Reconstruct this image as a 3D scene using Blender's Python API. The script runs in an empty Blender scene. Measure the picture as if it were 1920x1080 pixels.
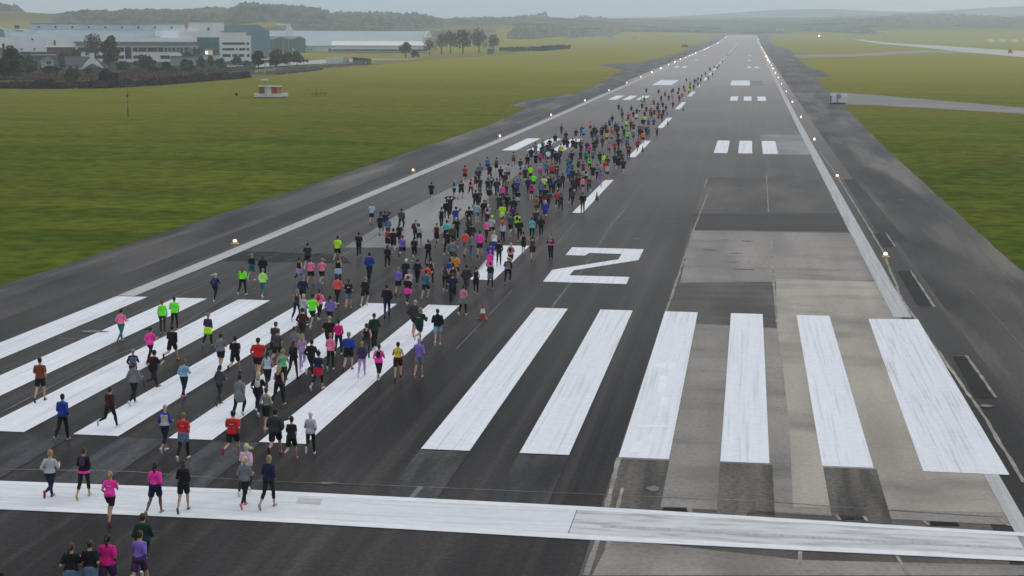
import bpy, bmesh, math, random
from mathutils import Vector, Matrix, noise as mnoise
random.seed(12)
C = bpy.context.scene.collection
SC = bpy.context.scene
R = math.radians

# ------------------------------------------------------------------ camera
CAMP = Vector((13.46, -52.50, 14.267)); FPX = 2896.3
PITCH, YAW, ROLL = 0.15616, -0.15088, 0.00237
def cam_axes():
    cy, sy, cp, sp = math.cos(YAW), math.sin(YAW), math.cos(PITCH), math.sin(PITCH)
    F = Vector((sy*cp, cy*cp, -sp)); Rr = Vector((cy, -sy, 0)); U = Rr.cross(F)
    return Rr*math.cos(ROLL)+U*math.sin(ROLL), U*math.cos(ROLL)-Rr*math.sin(ROLL), F
RX, UX, FX = cam_axes()
cd = bpy.data.cameras.new('camera'); cam = bpy.data.objects.new('camera', cd); C.objects.link(cam)
cd.sensor_width = 36; cd.lens = FPX/1920*36; cd.clip_start = 1; cd.clip_end = 40000
m3 = Matrix((RX, UX, -FX)).transposed(); cam.matrix_world = Matrix.Translation(CAMP) @ m3.to_4x4()
SC.camera = cam

# ------------------------------------------------------------------ sky, sun, exposure
SUN_EL, SUN_AZ = 22.0, 40.0     # degrees above horizon, clockwise from +Y
w = bpy.data.worlds.new('World'); SC.world = w; w.use_nodes = True
nt = w.node_tree; nt.nodes.clear()
out = nt.nodes.new('ShaderNodeOutputWorld'); bg = nt.nodes.new('ShaderNodeBackground')
sky = nt.nodes.new('ShaderNodeTexSky'); sky.sky_type = 'NISHITA'; sky.sun_disc = False
sky.sun_elevation = R(SUN_EL); sky.sun_rotation = R(SUN_AZ); sky.dust_density = 3.0; sky.air_density = 1.2
tc = nt.nodes.new('ShaderNodeTexCoord'); mp = nt.nodes.new('ShaderNodeMapping'); mp.inputs['Scale'].default_value = (1.5, 1.5, 9)
cl = nt.nodes.new('ShaderNodeTexNoise'); cl.inputs['Scale'].default_value = 3.0; cl.inputs['Detail'].default_value = 5
cr = nt.nodes.new('ShaderNodeValToRGB')
cr.color_ramp.elements[0].position = .3; cr.color_ramp.elements[0].color = (3.3, 4.2, 5.3, 1)
cr.color_ramp.elements[1].position = .7; cr.color_ramp.elements[1].color = (4.3, 5.0, 6.0, 1)
mx = nt.nodes.new('ShaderNodeMix'); mx.data_type = 'RGBA'; mx.inputs[0].default_value = .80
nt.links.new(tc.outputs['Generated'], mp.inputs[0]); nt.links.new(mp.outputs[0], cl.inputs['Vector'])
nt.links.new(cl.outputs['Fac'], cr.inputs[0])
# an overcast sky is brighter overhead than at the horizon
sz = nt.nodes.new('ShaderNodeSeparateXYZ'); nt.links.new(tc.outputs['Generated'], sz.inputs[0])
mr = nt.nodes.new('ShaderNodeMapRange'); mr.inputs[1].default_value = 0.0; mr.inputs[2].default_value = .8; mr.inputs[3].default_value = 1.0; mr.inputs[4].default_value = 2.15
nt.links.new(sz.outputs[2], mr.inputs[0])
zt = nt.nodes.new('ShaderNodeMix'); zt.data_type = 'RGBA'; zt.inputs[7].default_value = (4.75, 4.9, 5.1, 1)      # blue-grey low down, neutral cloud overhead
zf = nt.nodes.new('ShaderNodeMapRange'); zf.inputs[1].default_value = .05; zf.inputs[2].default_value = .4; nt.links.new(sz.outputs[2], zf.inputs[0]); nt.links.new(zf.outputs[0], zt.inputs[0]); nt.links.new(cr.outputs[0], zt.inputs[6])
vm = nt.nodes.new('ShaderNodeVectorMath'); vm.operation = 'SCALE'; nt.links.new(zt.outputs[2], vm.inputs[0]); nt.links.new(mr.outputs[0], vm.inputs['Scale'])
nt.links.new(sky.outputs[0], mx.inputs[6]); nt.links.new(vm.outputs[0], mx.inputs[7])
nt.links.new(mx.outputs[2], bg.inputs[0]); bg.inputs[1].default_value = .10
nt.links.new(bg.outputs[0], out.inputs[0])
sd = bpy.data.lights.new('sun', 'SUN'); sd.energy = 1.2; sd.angle = R(25); sd.color = (1, .96, .91)
sun = bpy.data.objects.new('sun', sd); C.objects.link(sun)
sv = Vector((math.sin(R(SUN_AZ))*math.cos(R(SUN_EL)), math.cos(R(SUN_AZ))*math.cos(R(SUN_EL)), math.sin(R(SUN_EL))))
sun.rotation_euler = sv.to_track_quat('Z', 'Y').to_euler()
SC.cycles.volume_bounces = 3
SC.view_settings.view_transform = 'Standard'; SC.view_settings.look = 'None'
SC.view_settings.exposure = 0.0; SC.view_settings.gamma = 1

# ------------------------------------------------------------------ ground profile and pixel -> ground
PK = [(-400, 0), (-60, 0), (0, 0), (40, .06), (100, .42), (200, 1.05), (300, 2.0), (413, 3.0), (533, 4.2), (645, 5.4), (706, 6.05),
      (882, 7.75), (1002, 8.95), (1415, 13.5), (1751, 17.4), (2091, 22.9), (2500, 30.6), (2700, 34.0), (14000, 60)]
YK = [-400, -200, -120, -80] + [-60+5*i for i in range(52)] + [200+12.5*i for i in range(1, 49)] + [800+30*i for i in range(1, 68)]
def _h(y):
    for (a, za), (b, zb) in zip(PK, PK[1:]):
        if y <= b:
            i = PK.index((a, za))
            s0 = (zb-PK[i-1][1])/(b-PK[i-1][0]) if i > 0 else 0
            s1 = (PK[i+2][1]-za)/(PK[i+2][0]-a) if i+2 < len(PK) else (zb-za)/(b-a)
            t = (y-a)/(b-a); d = b-a
            return (2*t**3-3*t*t+1)*za+(t**3-2*t*t+t)*d*s0+(-2*t**3+3*t*t)*zb+(t**3-t*t)*d*s1
    return PK[-1][1]
ZK = [_h(y) for y in YK]
import bisect
def P(y):
    i = min(max(bisect.bisect_right(YK, y)-1, 0), len(YK)-2)
    t = (y-YK[i])/(YK[i+1]-YK[i])
    if y > YK[-1]: return ZK[-1]+(y-YK[-1])*.012
    return ZK[i]*(1-t)+ZK[i+1]*t
def ray(u, v): return (FX+RX*((u-960)/FPX)-UX*((v-540)/FPX))
def at(u, v, h=0.0, off=0.0):
    """the ground point seen at photo pixel (u, v) (or the ground point under something h above the ground seen there)"""
    d = ray(u, v)
    lo, hi = 5.0, 6000.0
    f = lambda t: CAMP.z+d.z*t-P(CAMP.y+d.y*t)-h
    if f(hi) > 0: return Vector((CAMP.x+d.x*2600, CAMP.y+d.y*2600, P(CAMP.y+d.y*2600)))
    for _ in range(60):
        m = (lo+hi)/2
        if f(m) > 0: lo = m
        else: hi = m
    x, y = CAMP.x+d.x*lo, CAMP.y+d.y*lo
    return Vector((x, y, P(y)+off))
def mpp(p): return (p-CAMP).dot(FX)/FPX      # metres per photo pixel at p

# ------------------------------------------------------------------ helpers
def tag(o, label=None, cat=None, group=None, kind=None):
    if label: o['label'] = label
    if cat: o['category'] = cat
    if group: o['group'] = group
    if kind: o['kind'] = kind
    return o
def empty(name, loc, rz=0.0):
    o = bpy.data.objects.new(name, None); C.objects.link(o); o.location = loc; o.rotation_euler = (0, 0, rz); o.empty_display_size = .3
    return o
def obj(name, bm, mt, parent=None, smooth=False):
    me = bpy.data.meshes.new(name)
    if isinstance(bm, bmesh.types.BMesh):
        bm.to_mesh(me); bm.free()
    else:
        me.from_pydata(bm[0], [], bm[1])
    if mt: me.materials.append(mt)
    if smooth: me.polygons.foreach_set('use_smooth', [True]*len(me.polygons))
    o = bpy.data.objects.new(name, me); C.objects.link(o)
    if parent: o.parent = parent
    return o
def bx(bm, x0, x1, y0, y1, z0, z1, bev=0):
    vs = [bm.verts.new((x, y, z)) for x in (x0, x1) for y in (y0, y1) for z in (z0, z1)]
    for f in ((0,1,3,2),(4,6,7,5),(0,4,5,1),(2,3,7,6),(0,2,6,4),(1,5,7,3)): bm.faces.new([vs[i] for i in f])
def box(x0, x1, y0, y1, z0, z1):
    bm = bmesh.new(); bx(bm, x0, x1, y0, y1, z0, z1); return bm
def prism(bm, pts, axis, a, b):
    """pts: 2-D outline in the other two axes (x,z for axis y; y,z for axis x; x,y for z)"""
    def mk(p, c): return {'y': (p[0], c, p[1]), 'x': (c, p[0], p[1]), 'z': (p[0], p[1], c)}[axis]
    A = [bm.verts.new(mk(p, a)) for p in pts]; B = [bm.verts.new(mk(p, b)) for p in pts]
    n = len(pts)
    bm.faces.new(A); bm.faces.new(B[::-1])
    for i in range(n): bm.faces.new((A[i], B[i], B[(i+1) % n], A[(i+1) % n]))
    bmesh.ops.recalc_face_normals(bm, faces=bm.faces)
def tube(bm, p, q, r0, r1, n=8, cap=True):
    p, q = Vector(p), Vector(q); d = (q-p)
    if d.length < 1e-6: return
    z = d.normalized(); x = z.orthogonal().normalized(); y = z.cross(x)
    A = [bm.verts.new(p+(x*math.cos(2*math.pi*i/n)+y*math.sin(2*math.pi*i/n))*r0) for i in range(n)]
    B = [bm.verts.new(q+(x*math.cos(2*math.pi*i/n)+y*math.sin(2*math.pi*i/n))*r1) for i in range(n)]
    for i in range(n): bm.faces.new((A[i], A[(i+1) % n], B[(i+1) % n], B[i]))
    if cap: bm.faces.new(A[::-1]); bm.faces.new(B)
def loft(bm, rings, n=14):
    """rings: (centre, vector rx, vector ry)"""
    L = []
    for c, a, b in rings:
        c, a, b = Vector(c), Vector(a), Vector(b)
        L.append([bm.verts.new(c+a*math.cos(2*math.pi*i/n)+b*math.sin(2*math.pi*i/n)) for i in range(n)])
    for A, B in zip(L, L[1:]):
        for i in range(n): bm.faces.new((A[i], A[(i+1) % n], B[(i+1) % n], B[i]))
    bm.faces.new(L[0][::-1]); bm.faces.new(L[-1])
def ell(bm, c, rx, ry, rz, n=12, rot=None):
    mtx = Matrix.Translation(Vector(c)) @ (rot.to_4x4() if rot else Matrix.Identity(4)) @ Matrix.Diagonal((rx, ry, rz, 1))
    bmesh.ops.create_uvsphere(bm, u_segments=n, v_segments=max(6, n*2//3), radius=1, matrix=mtx)

# ------------------------------------------------------------------ materials
MATS = {}
def surf(name, c1, c2=None, scale=(1, 1, 1), sc=1.0, detail=4, rough=.8, c3=None, scale3=(1, 1, 1), sc3=1.0, lim=(.35, .65), lim3=(.45, .7), fac3=1.0,
         spec=.5, fine=0.0, bump=0.0, metal=0.0, finesc=6.0, ior=None, bumpsc=8.0, bumpd=.05, sheen=None):
    """principled surface: colour 1/2 by one world-space noise, colour 3 laid over by a second, fine value grain over both"""
    if name in MATS: return MATS[name]
    m = bpy.data.materials.new(name); m.use_nodes = True; MATS[name] = m
    t = m.node_tree; b = t.nodes['Principled BSDF']
    b.inputs['Roughness'].default_value = rough; b.inputs['Specular IOR Level'].default_value = spec; b.inputs['Metallic'].default_value = metal
    if sheen: b.inputs['Sheen Weight'].default_value = sheen[0]; b.inputs['Sheen Roughness'].default_value = .6; b.inputs['Sheen Tint'].default_value = (*sheen[1], 1)
    if ior: b.inputs['IOR'].default_value = ior
    g = t.nodes.new('ShaderNodeNewGeometry')
    def nz(scl, s, d):
        mm = t.nodes.new('ShaderNodeMapping'); mm.inputs['Scale'].default_value = scl
        n = t.nodes.new('ShaderNodeTexNoise'); n.inputs['Scale'].default_value = s; n.inputs['Detail'].default_value = d
        t.links.new(g.outputs['Position'], mm.inputs[0]); t.links.new(mm.outputs[0], n.inputs['Vector']); return n
    c2 = c2 or c1
    n1 = nz(scale, sc, detail); r1 = t.nodes.new('ShaderNodeValToRGB')
    r1.color_ramp.elements[0].position = lim[0]; r1.color_ramp.elements[0].color = (*c1, 1)
    r1.color_ramp.elements[1].position = lim[1]; r1.color_ramp.elements[1].color = (*c2, 1)
    t.links.new(n1.outputs['Fac'], r1.inputs[0]); col = r1.outputs[0]
    if c3:
        n3 = nz(scale3, sc3, 5); r3 = t.nodes.new('ShaderNodeMapRange')
        r3.inputs[1].default_value, r3.inputs[2].default_value = lim3; r3.inputs[4].default_value = fac3
        t.links.new(n3.outputs['Fac'], r3.inputs[0])
        mm = t.nodes.new('ShaderNodeMix'); mm.data_type = 'RGBA'
        t.links.new(r3.outputs[0], mm.inputs[0]); t.links.new(col, mm.inputs[6]); mm.inputs[7].default_value = (*c3, 1); col = mm.outputs[2]
    if fine:
        n4 = nz((1, 1, 1), finesc, 3); r4 = t.nodes.new('ShaderNodeMapRange')
        r4.inputs[1].default_value, r4.inputs[2].default_value = .3, .7; r4.inputs[3].default_value, r4.inputs[4].default_value = 1-fine, 1+fine
        t.links.new(n4.outputs['Fac'], r4.inputs[0])
        hv = t.nodes.new('ShaderNodeVectorMath'); hv.operation = 'SCALE'
        t.links.new(col, hv.inputs[0]); t.links.new(r4.outputs[0], hv.inputs['Scale']); col = hv.outputs[0]
    t.links.new(col, b.inputs['Base Color'])
    if bump:
        bp = t.nodes.new('ShaderNodeBump'); bp.inputs['Strength'].default_value = bump; bp.inputs['Distance'].default_value = bumpd
        nb = nz((1, 1, 1), bumpsc, 5); t.links.new(nb.outputs['Fac'], bp.inputs['Height']); t.links.new(bp.outputs[0], b.inputs['Normal'])
    return m
def glow(name, col, s):
    if name in MATS: return MATS[name]
    m = bpy.data.materials.new(name); m.use_nodes = True; MATS[name] = m
    b = m.node_tree.nodes['Principled BSDF']; b.inputs['Base Color'].default_value = (.8, .8, .8, 1)
    b.inputs['Emission Color'].default_value = (*col, 1); b.inputs['Emission Strength'].default_value = s
    m.cycles.emission_sampling = 'NONE'
    return m
HAZE_D = 0.00023
# ------------------------------------------------------------------ ground sheets
def sheet(name, pts, off, mt, kind='structure', parent=None, xcuts=()):
    """flat-lying polygon (world x, y) following the ground profile, lifted by off"""
    bm = bmesh.new()
    bm.faces.new([bm.verts.new((p[0], p[1], 0)) for p in pts])
    bmesh.ops.triangulate(bm, faces=bm.faces[:])
    y0, y1 = min(p[1] for p in pts), max(p[1] for p in pts)
    for y in YK:
        if y0 < y < y1:
            bmesh.ops.bisect_plane(bm, geom=bm.verts[:]+bm.edges[:]+bm.faces[:], plane_co=(0, y, 0), plane_no=(0, 1, 0), dist=1e-5)
    for v in bm.verts: v.co.z = P(v.co.y)+off
    bmesh.ops.recalc_face_normals(bm, faces=bm.faces)
    if bm.faces and sum(f.normal.z for f in bm.faces) < 0: bmesh.ops.reverse_faces(bm, faces=bm.faces)
    o = obj(name, bm, mt, parent)
    if kind: o['kind'] = kind
    return o
def px(pts): return [tuple(at(u, v)[:2]) for u, v in pts]
def ribbons(name, lines, off, mt):
    """irregular thin strips (sealed joints, worn lines): lines = [(pixel points, width m, wobble)]"""
    vs, fs = [], []
    rnd = random.Random(5)
    for pts, wd, wob in lines:
        wd, wob = wd*.55, wob*.3
        W = [at(u, v) for u, v in pts]
        D = []
        for a, b in zip(W, W[1:]):
            n = max(1, int((b-a).length/.7))
            for i in range(n): D.append(a.lerp(b, i/n))
        D.append(W[-1])
        base = len(vs)
        for i, q in enumerate(D):
            d = (D[min(i+1, len(D)-1)]-D[max(i-1, 0)]); nrm = Vector((-d.y, d.x, 0)).normalized()
            c = q+nrm*(mnoise.noise(q*.35)*wob*.7+rnd.uniform(-wob, wob)*.12)
            hw = wd*.5*(1+(rnd.uniform(-1, 1)*.5+mnoise.noise(q*.8)*.6)*min(.6, wob*2/wd))
            for s in (1, -1):
                r = c+nrm*hw*s; vs.append((r.x, r.y, P(r.y)+off))
        for i in range(len(D)-1): fs.append((base+2*i, base+2*i+1, base+2*i+3, base+2*i+2))
    return tag(obj(name, (vs, fs), mt), kind='structure')

# --- grass and hills: one sheet out to the skyline
SKY = [(-500, 26), (0, 24), (60, 24), (110, 27), (200, 27), (300, 25), (400, 25), (450, 18), (500, 16), (560, 22), (620, 29), (680, 33),
       (760, 36), (830, 40), (900, 39), (960, 40), (1040, 37), (1240, 37), (1500, 37), (1700, 36), (1920, 36), (2500, 36)]
RC = [(-500, 2300), (450, 2400), (620, 2700), (900, 3300), (1150, 4200), (1500, 4600), (1920, 4600), (2500, 4600)]
R0 = [(-500, 1250), (700, 1350), (1000, 1700), (1200, 2560), (1500, 2560), (1650, 2000), (2500, 2000)]
def lin(T, x):
    if x <= T[0][0]: return T[0][1]
    for (a, p), (b, q) in zip(T, T[1:]):
        if x <= b: return p+(q-p)*(x-a)/(b-a)
    return T[-1][1]
def azel(x, y):
    d = Vector((x, y, 0))-Vector((CAMP.x, CAMP.y, 0)); r = d.length
    z = d.x*FX.x+d.y*FX.y
    if z < r*.2: return None, r
    t = math.atan2(d.x, d.y)-math.atan2(FX.x, FX.y)
    return 960+FPX*math.tan(t)/math.cos(PITCH), r
def zfor(u, v, r):
    """height seen at pixel row v at horizontal range r in direction u"""
    d = ray(u, v); return CAMP.z+d.z/math.hypot(d.x, d.y)*r
def T(x, y):
    z = P(y)
    u, r = azel(x, y)
    if u is None: return z
    u = min(max(u, -500), 2500)
    r0, rc = lin(R0, u), lin(RC, u)
    if r <= r0: return z
    t = min(1, (r-r0)/(rc-r0)); s = t*t*(3-2*t)*.5+t*.5
    zc = zfor(u, lin(SKY, u), rc)
    zz = z*(1-s)+zc*s
    zz += (mnoise.noise(Vector((x/260, y/260, 0)))*9+mnoise.noise(Vector((x/90, y/90, 3)))*2.5)*min(1, t*2.2)*min(1, (1.25-t)*2)
    if r > rc: zz -= (r-rc)*.035
    return zz
XS = [-3600+60*i for i in range(48)]+[-720+20*i for i in range(26)]+[-220+20*i for i in range(23)]+[240+40*i for i in range(20)]+[1040+80*i for i in range(30)]
YS = YK+[2810+60*i for i in range(1, 52)]
gv, gf = [], []
for y in YS:
    for x in XS: gv.append((x, y, T(x, y)-.05))
nx = len(XS)
for j in range(len(YS)-1):
    for i in range(nx-1): gf.append((j*nx+i, j*nx+i+1, (j+1)*nx+i+1, (j+1)*nx+i))
M_GRASS = surf('airfield_grass', (.030, .064, .006), (.084, .106, .011), (.05, .16, 1), .8, 7, .95, (.105, .098, .014), (.012, .035, 1), 1.0, lim=(.32, .66), lim3=(.44, .70), fac3=.65,
               spec=0.0, fine=.42, finesc=.55, bump=.7, bumpsc=1.6, bumpd=.25, sheen=(.05, (.75, .62, .12)))
# fields beyond: patchwork laid over the grass colour with distance
def with_y(mt, col, y0, y1, fac, wob=200):
    t = mt.node_tree; b = t.nodes['Principled BSDF']; src = b.inputs['Base Color'].links[0].from_socket
    g = t.nodes.new('ShaderNodeNewGeometry'); sp = t.nodes.new('ShaderNodeSeparateXYZ'); t.links.new(g.outputs['Position'], sp.inputs[0])
    n = t.nodes.new('ShaderNodeTexNoise'); n.inputs['Scale'].default_value = .012; n.inputs['Detail'].default_value = 5; t.links.new(g.outputs['Position'], n.inputs['Vector'])
    a = t.nodes.new('ShaderNodeMath'); a.operation = 'MULTIPLY_ADD'; a.inputs[1].default_value = wob; t.links.new(n.outputs['Fac'], a.inputs[0]); t.links.new(sp.outputs[1], a.inputs[2])
    r = t.nodes.new('ShaderNodeMapRange'); r.inputs[1].default_value = y0+wob/2; r.inputs[2].default_value = y1+wob/2; r.inputs[4].default_value = fac; t.links.new(a.outputs[0], r.inputs[0])
    m = t.nodes.new('ShaderNodeMix'); m.data_type = 'RGBA'; m.inputs[7].default_value = (*col, 1); t.links.new(r.outputs[0], m.inputs[0]); t.links.new(src, m.inputs[6]); t.links.new(m.outputs[2], b.inputs['Base Color'])
with_y(M_GRASS, (.25, .225, .048), 120, 620, .85)      # paler and strawier further out: grazing light put into the turf colour
t_ = M_GRASS.node_tree; b_ = t_.nodes['Principled BSDF']; src = b_.inputs['Base Color'].links[0].from_socket
g_ = t_.nodes.new('ShaderNodeNewGeometry'); sp_ = t_.nodes.new('ShaderNodeSeparateXYZ'); t_.links.new(g_.outputs['Position'], sp_.inputs[0])
rr_ = t_.nodes.new('ShaderNodeMapRange'); rr_.inputs[1].default_value = 34; rr_.inputs[2].default_value = 44; t_.links.new(sp_.outputs[2], rr_.inputs[0])
mp_ = t_.nodes.new('ShaderNodeMapping'); mp_.inputs['Scale'].default_value = (.0045, .0022, 0); mp_.inputs['Rotation'].default_value = (0, 0, .15); t_.links.new(g_.outputs['Position'], mp_.inputs[0])
vo_ = t_.nodes.new('ShaderNodeTexVoronoi'); vo_.inputs['Scale'].default_value = 1.0; t_.links.new(mp_.outputs[0], vo_.inputs['Vector'])
sc_ = t_.nodes.new('ShaderNodeSeparateColor'); t_.links.new(vo_.outputs['Color'], sc_.inputs[0])
cr_ = t_.nodes.new('ShaderNodeValToRGB'); cr_.color_ramp.interpolation = 'CONSTANT'
for p_, c_ in ((0, (.06, .078, .03)), (.25, (.10, .085, .045)), (.45, (.045, .075, .03)), (.62, (.125, .10, .055)), (.8, (.08, .062, .038))):
    e_ = cr_.color_ramp.elements[0] if p_ == 0 else cr_.color_ramp.elements.new(p_)
    e_.position = p_; e_.color = (*c_, 1)
while len(cr_.color_ramp.elements) > 5: cr_.color_ramp.elements.remove(cr_.color_ramp.elements[-1])
t_.links.new(sc_.outputs[0], cr_.inputs[0])
mx_ = t_.nodes.new('ShaderNodeMix'); mx_.data_type = 'RGBA'; t_.links.new(rr_.outputs[0], mx_.inputs[0]); t_.links.new(src, mx_.inputs[6]); t_.links.new(cr_.outputs[0], mx_.inputs[7])
t_.links.new(mx_.outputs[2], b_.inputs['Base Color'])
tag(obj('terrain', (gv, gf), M_GRASS, smooth=True), kind='structure')

# --- paved surfaces
DAMP = dict(rough=.38, ior=1.062)      # damp tarmac: a weak gloss that only shows at a grazing view
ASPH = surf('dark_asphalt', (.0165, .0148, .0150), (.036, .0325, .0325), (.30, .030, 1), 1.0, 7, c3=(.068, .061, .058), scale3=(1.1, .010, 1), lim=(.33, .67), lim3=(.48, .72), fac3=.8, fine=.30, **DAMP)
SHOULD = surf('shoulder_asphalt', (.028, .0245, .0235), (.092, .081, .074), (.16, .030, 1), 1.2, 7, c3=(.20, .177, .158), scale3=(.36, .035, 1), sc3=.8, lim=(.36, .64), lim3=(.52, .72), fac3=.75, fine=.28, **DAMP)
# paler further along the runway: grazing damp sheen mixed into the base colour
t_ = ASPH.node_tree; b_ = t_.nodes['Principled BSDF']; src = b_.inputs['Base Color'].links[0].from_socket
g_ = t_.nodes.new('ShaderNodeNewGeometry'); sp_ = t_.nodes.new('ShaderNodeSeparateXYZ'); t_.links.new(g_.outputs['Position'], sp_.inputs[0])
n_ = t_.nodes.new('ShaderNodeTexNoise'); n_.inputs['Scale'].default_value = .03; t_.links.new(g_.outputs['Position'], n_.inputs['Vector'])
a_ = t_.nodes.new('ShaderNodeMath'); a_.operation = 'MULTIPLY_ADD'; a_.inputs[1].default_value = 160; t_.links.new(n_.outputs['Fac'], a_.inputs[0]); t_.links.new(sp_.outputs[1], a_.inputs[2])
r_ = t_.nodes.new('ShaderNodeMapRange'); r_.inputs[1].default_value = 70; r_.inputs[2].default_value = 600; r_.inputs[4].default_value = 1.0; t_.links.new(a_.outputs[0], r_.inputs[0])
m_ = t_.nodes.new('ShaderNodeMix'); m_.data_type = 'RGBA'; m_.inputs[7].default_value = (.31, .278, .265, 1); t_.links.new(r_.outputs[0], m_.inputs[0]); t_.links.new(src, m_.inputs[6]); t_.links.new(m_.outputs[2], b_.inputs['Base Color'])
BROWN = surf('worn_concrete', (.205, .186, .172), (.30, .270, .247), (.35, .05, 1), 1.0, 7, c3=(.12, .111, .104), scale3=(.10, .28, 1), lim3=(.5, .75), fac3=.8, fine=.14, **DAMP)
MIDB = surf('mid_asphalt', (.062, .054, .050), (.115, .102, .093), (.3, .08, 1), 1.0, 5, c3=(.135, .123, .112), scale3=(.02, .5, 1), sc3=1.2, lim3=(.52, .7), fac3=.6, fine=.18, **DAMP)
TAN = surf('tan_concrete', (.28, .25, .214), (.40, .359, .308), (.35, .06, 1), 1.0, 7, c3=(.17, .156, .14), scale3=(.16, .28, 1), sc3=.9, lim3=(.50, .74), fac3=.85, fine=.1, **DAMP)
PALE = surf('pale_wet_concrete', (.20, .198, .20), (.29, .285, .285), (.25, .05, 1), 1.0, 5, c3=(.13, .128, .13), scale3=(.1, .06, 1), fac3=.6, fine=.1, **DAMP)
BLACK = surf('fresh_tar', (.007, .0068, .0072), (.014, .0135, .0135), (1, 1, 1), .8, 4, fine=.3, **DAMP)
DARKP = surf('dark_patch', (.026, .024, .024), (.056, .051, .049), (.3, .05, 1), 1.0, 4, fine=.2, **DAMP)
BAND = surf('dark_band_asphalt', (.036, .032, .031), (.062, .056, .053), (.03, .4, 1), 1.0, 5, fine=.18, **DAMP)
GHOSTD = surf('scoured_paint_dark', (.060, .054, .049), (.140, .127, .115), (1.6, .12, 1), 1.0, 5, fine=.3, **DAMP)
GHOSTL = surf('scoured_paint_grey', (.045, .045, .050), (.095, .095, .103), (1.4, .15, 1), 1.2, 5, c3=(.024, .024, .026), scale3=(.2, .12, 1), fac3=.8, fine=.25, **DAMP)
SEAL = surf('joint_sealant', (.20, .187, .17), (.36, .335, .295), (1, 1, 1), .9, 4, .8, (.20, .185, .165), (.4, .4, 1), .6, fac3=.8, fine=.2, spec=.1)
SEALD = surf('joint_sealant_grey', (.15, .146, .145), (.25, .243, .235), (1, 1, 1), .6, 4, .8, (.08, .08, .08), (.3, .3, 1), .5, fac3=.8, fine=.2, spec=.1)
TAXI = surf('pale_taxiway', (.34, .32, .29), (.46, .44, .41), (.02, .2, 1), 1.0, 4, fine=.1, **DAMP)
def paint(name, c, worn, sx, sy, amt, lim):
    return surf(name, tuple(x*.94 for x in c), c, (sx, sy, 1), 1.0, 5, .6, worn, (sx*1.8, sy*1.8, 1), 1.7, lim3=lim, fac3=amt, fine=.04, finesc=3, ior=1.055)
WHITE = paint('white_paint', (.735, .755, .80), (.40, .41, .435), 2.2, .04, .60, (.52, .78))
WHITE2 = paint('worn_white_paint', (.71, .73, .77), (.36, .365, .38), 2.4, .05, .65, (.50, .74))
EDGEW = paint('edge_line_paint', (.47, .47, .48), (.30, .295, .295), 2.2, .05, .75, (.46, .72))
BARW = paint('threshold_bar_paint', (.66, .685, .715), (.44, .455, .48), .08, 1.6, .6, (.48, .72))
BARWORN = paint('worn_threshold_bar_paint', (.60, .61, .625), (.26, .255, .255), .16, .9, .75, (.46, .70))
BARRIM = paint('fresh_threshold_rim', (.74, .755, .78), (.52, .53, .56), .3, 1.5, .6, (.5, .7))

def clampY(pts, y): return [(p[0], max(p[1], y)) for p in pts]
# runway with its shoulders: outline taken along both grass edges
Lg = px([(0, 540), (240, 420), (445, 331), (640, 245), (760, 221), (1000, 221)][:4])
left_edge = [(-31.0, -120), (-30.3, 40), (-29.6, 120), (-29.2, 200), (-31, 262), (-36, 268), (-35.5, 300), (-29.5, 330), (-31, 420), (-33.5, 480), (-38, 620), (-37, 760), (-34, 880), (-34, 1250), (-42, 1290), (-42, 1420), (-36, 1500), (-36, 2100), (-45, 2180), (-45, 2520)]
right_edge = [(31.2, -120), (31.0, 60), (31.6, 150), (32.6, 230), (33.4, 290), (34, 330)]
TX = at(1920, 200); TX2 = at(1920, 214)
def ragged(L, s):
    out = []
    for (x0, y0), (x1, y1) in zip(L, L[1:]):
        n = max(1, int(abs(y1-y0)/3)) if y0 < 500 else 1
        for i in range(n):
            x, y = x0+(x1-x0)*i/n, y0+(y1-y0)*i/n
            out.append((x+s*(mnoise.noise(Vector((x*.1, y*.16, 4)))*.14+mnoise.noise(Vector((x, y*.6, 8)))*.12), y))
    return out+[L[-1]]
left_edge, right_edge = ragged(left_edge, 1), ragged(right_edge, 1)
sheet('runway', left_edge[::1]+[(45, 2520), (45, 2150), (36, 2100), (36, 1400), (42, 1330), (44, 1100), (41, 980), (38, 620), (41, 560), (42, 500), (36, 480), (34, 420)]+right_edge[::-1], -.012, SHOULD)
# the main carriageway, darker
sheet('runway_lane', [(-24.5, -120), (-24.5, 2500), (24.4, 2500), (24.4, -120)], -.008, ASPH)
# brown lanes on the right
jx = [at(u, v) for u, v in ((1100, 1078), (1160, 862), (1249, 586), (1300, 430), (1345, 270), (1362, 205))]
sheet('runway_lane', [(9.22, -120), (9.22, 112), (21.0, 112), (21.0, -120)], -.004, MIDB)
for pts, mt in (
    ([(1158, 868), (1246, 603), (1662, 628), (1905, 985), (1136, 945)], BROWN),
    ([(1297, 432), (1595, 437), (1640, 526), (1275, 530)], BROWN),
    ([(1425, 252), (1506, 252), (1520, 290), (1429, 290)], PALE),
    ([(1300, 400), (1578, 400), (1590, 434), (1298, 430)], BAND),
    ([(1440, 330), (1528, 330), (1562, 398), (1442, 398)], MIDB),
    ([(645, 464), (790, 464), (900, 385), (990, 310), (932, 309), (760, 394)], PALE)):
    sheet('concrete_patch', px(pts), 0, mt)
for pts, mt in (
    ([(1455, 523), (1646, 528), (1700, 620), (1900, 940), (1905, 962), (1640, 955), (1487, 950), (1480, 800), (1468, 690), (1456, 606)], TAN),
    ([(1110, 1079), (1145, 1010), (1500, 1050), (1920, 1060), (1920, 1079)], BROWN)):
    sheet('concrete_patch', px(pts), .003, mt)
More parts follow.
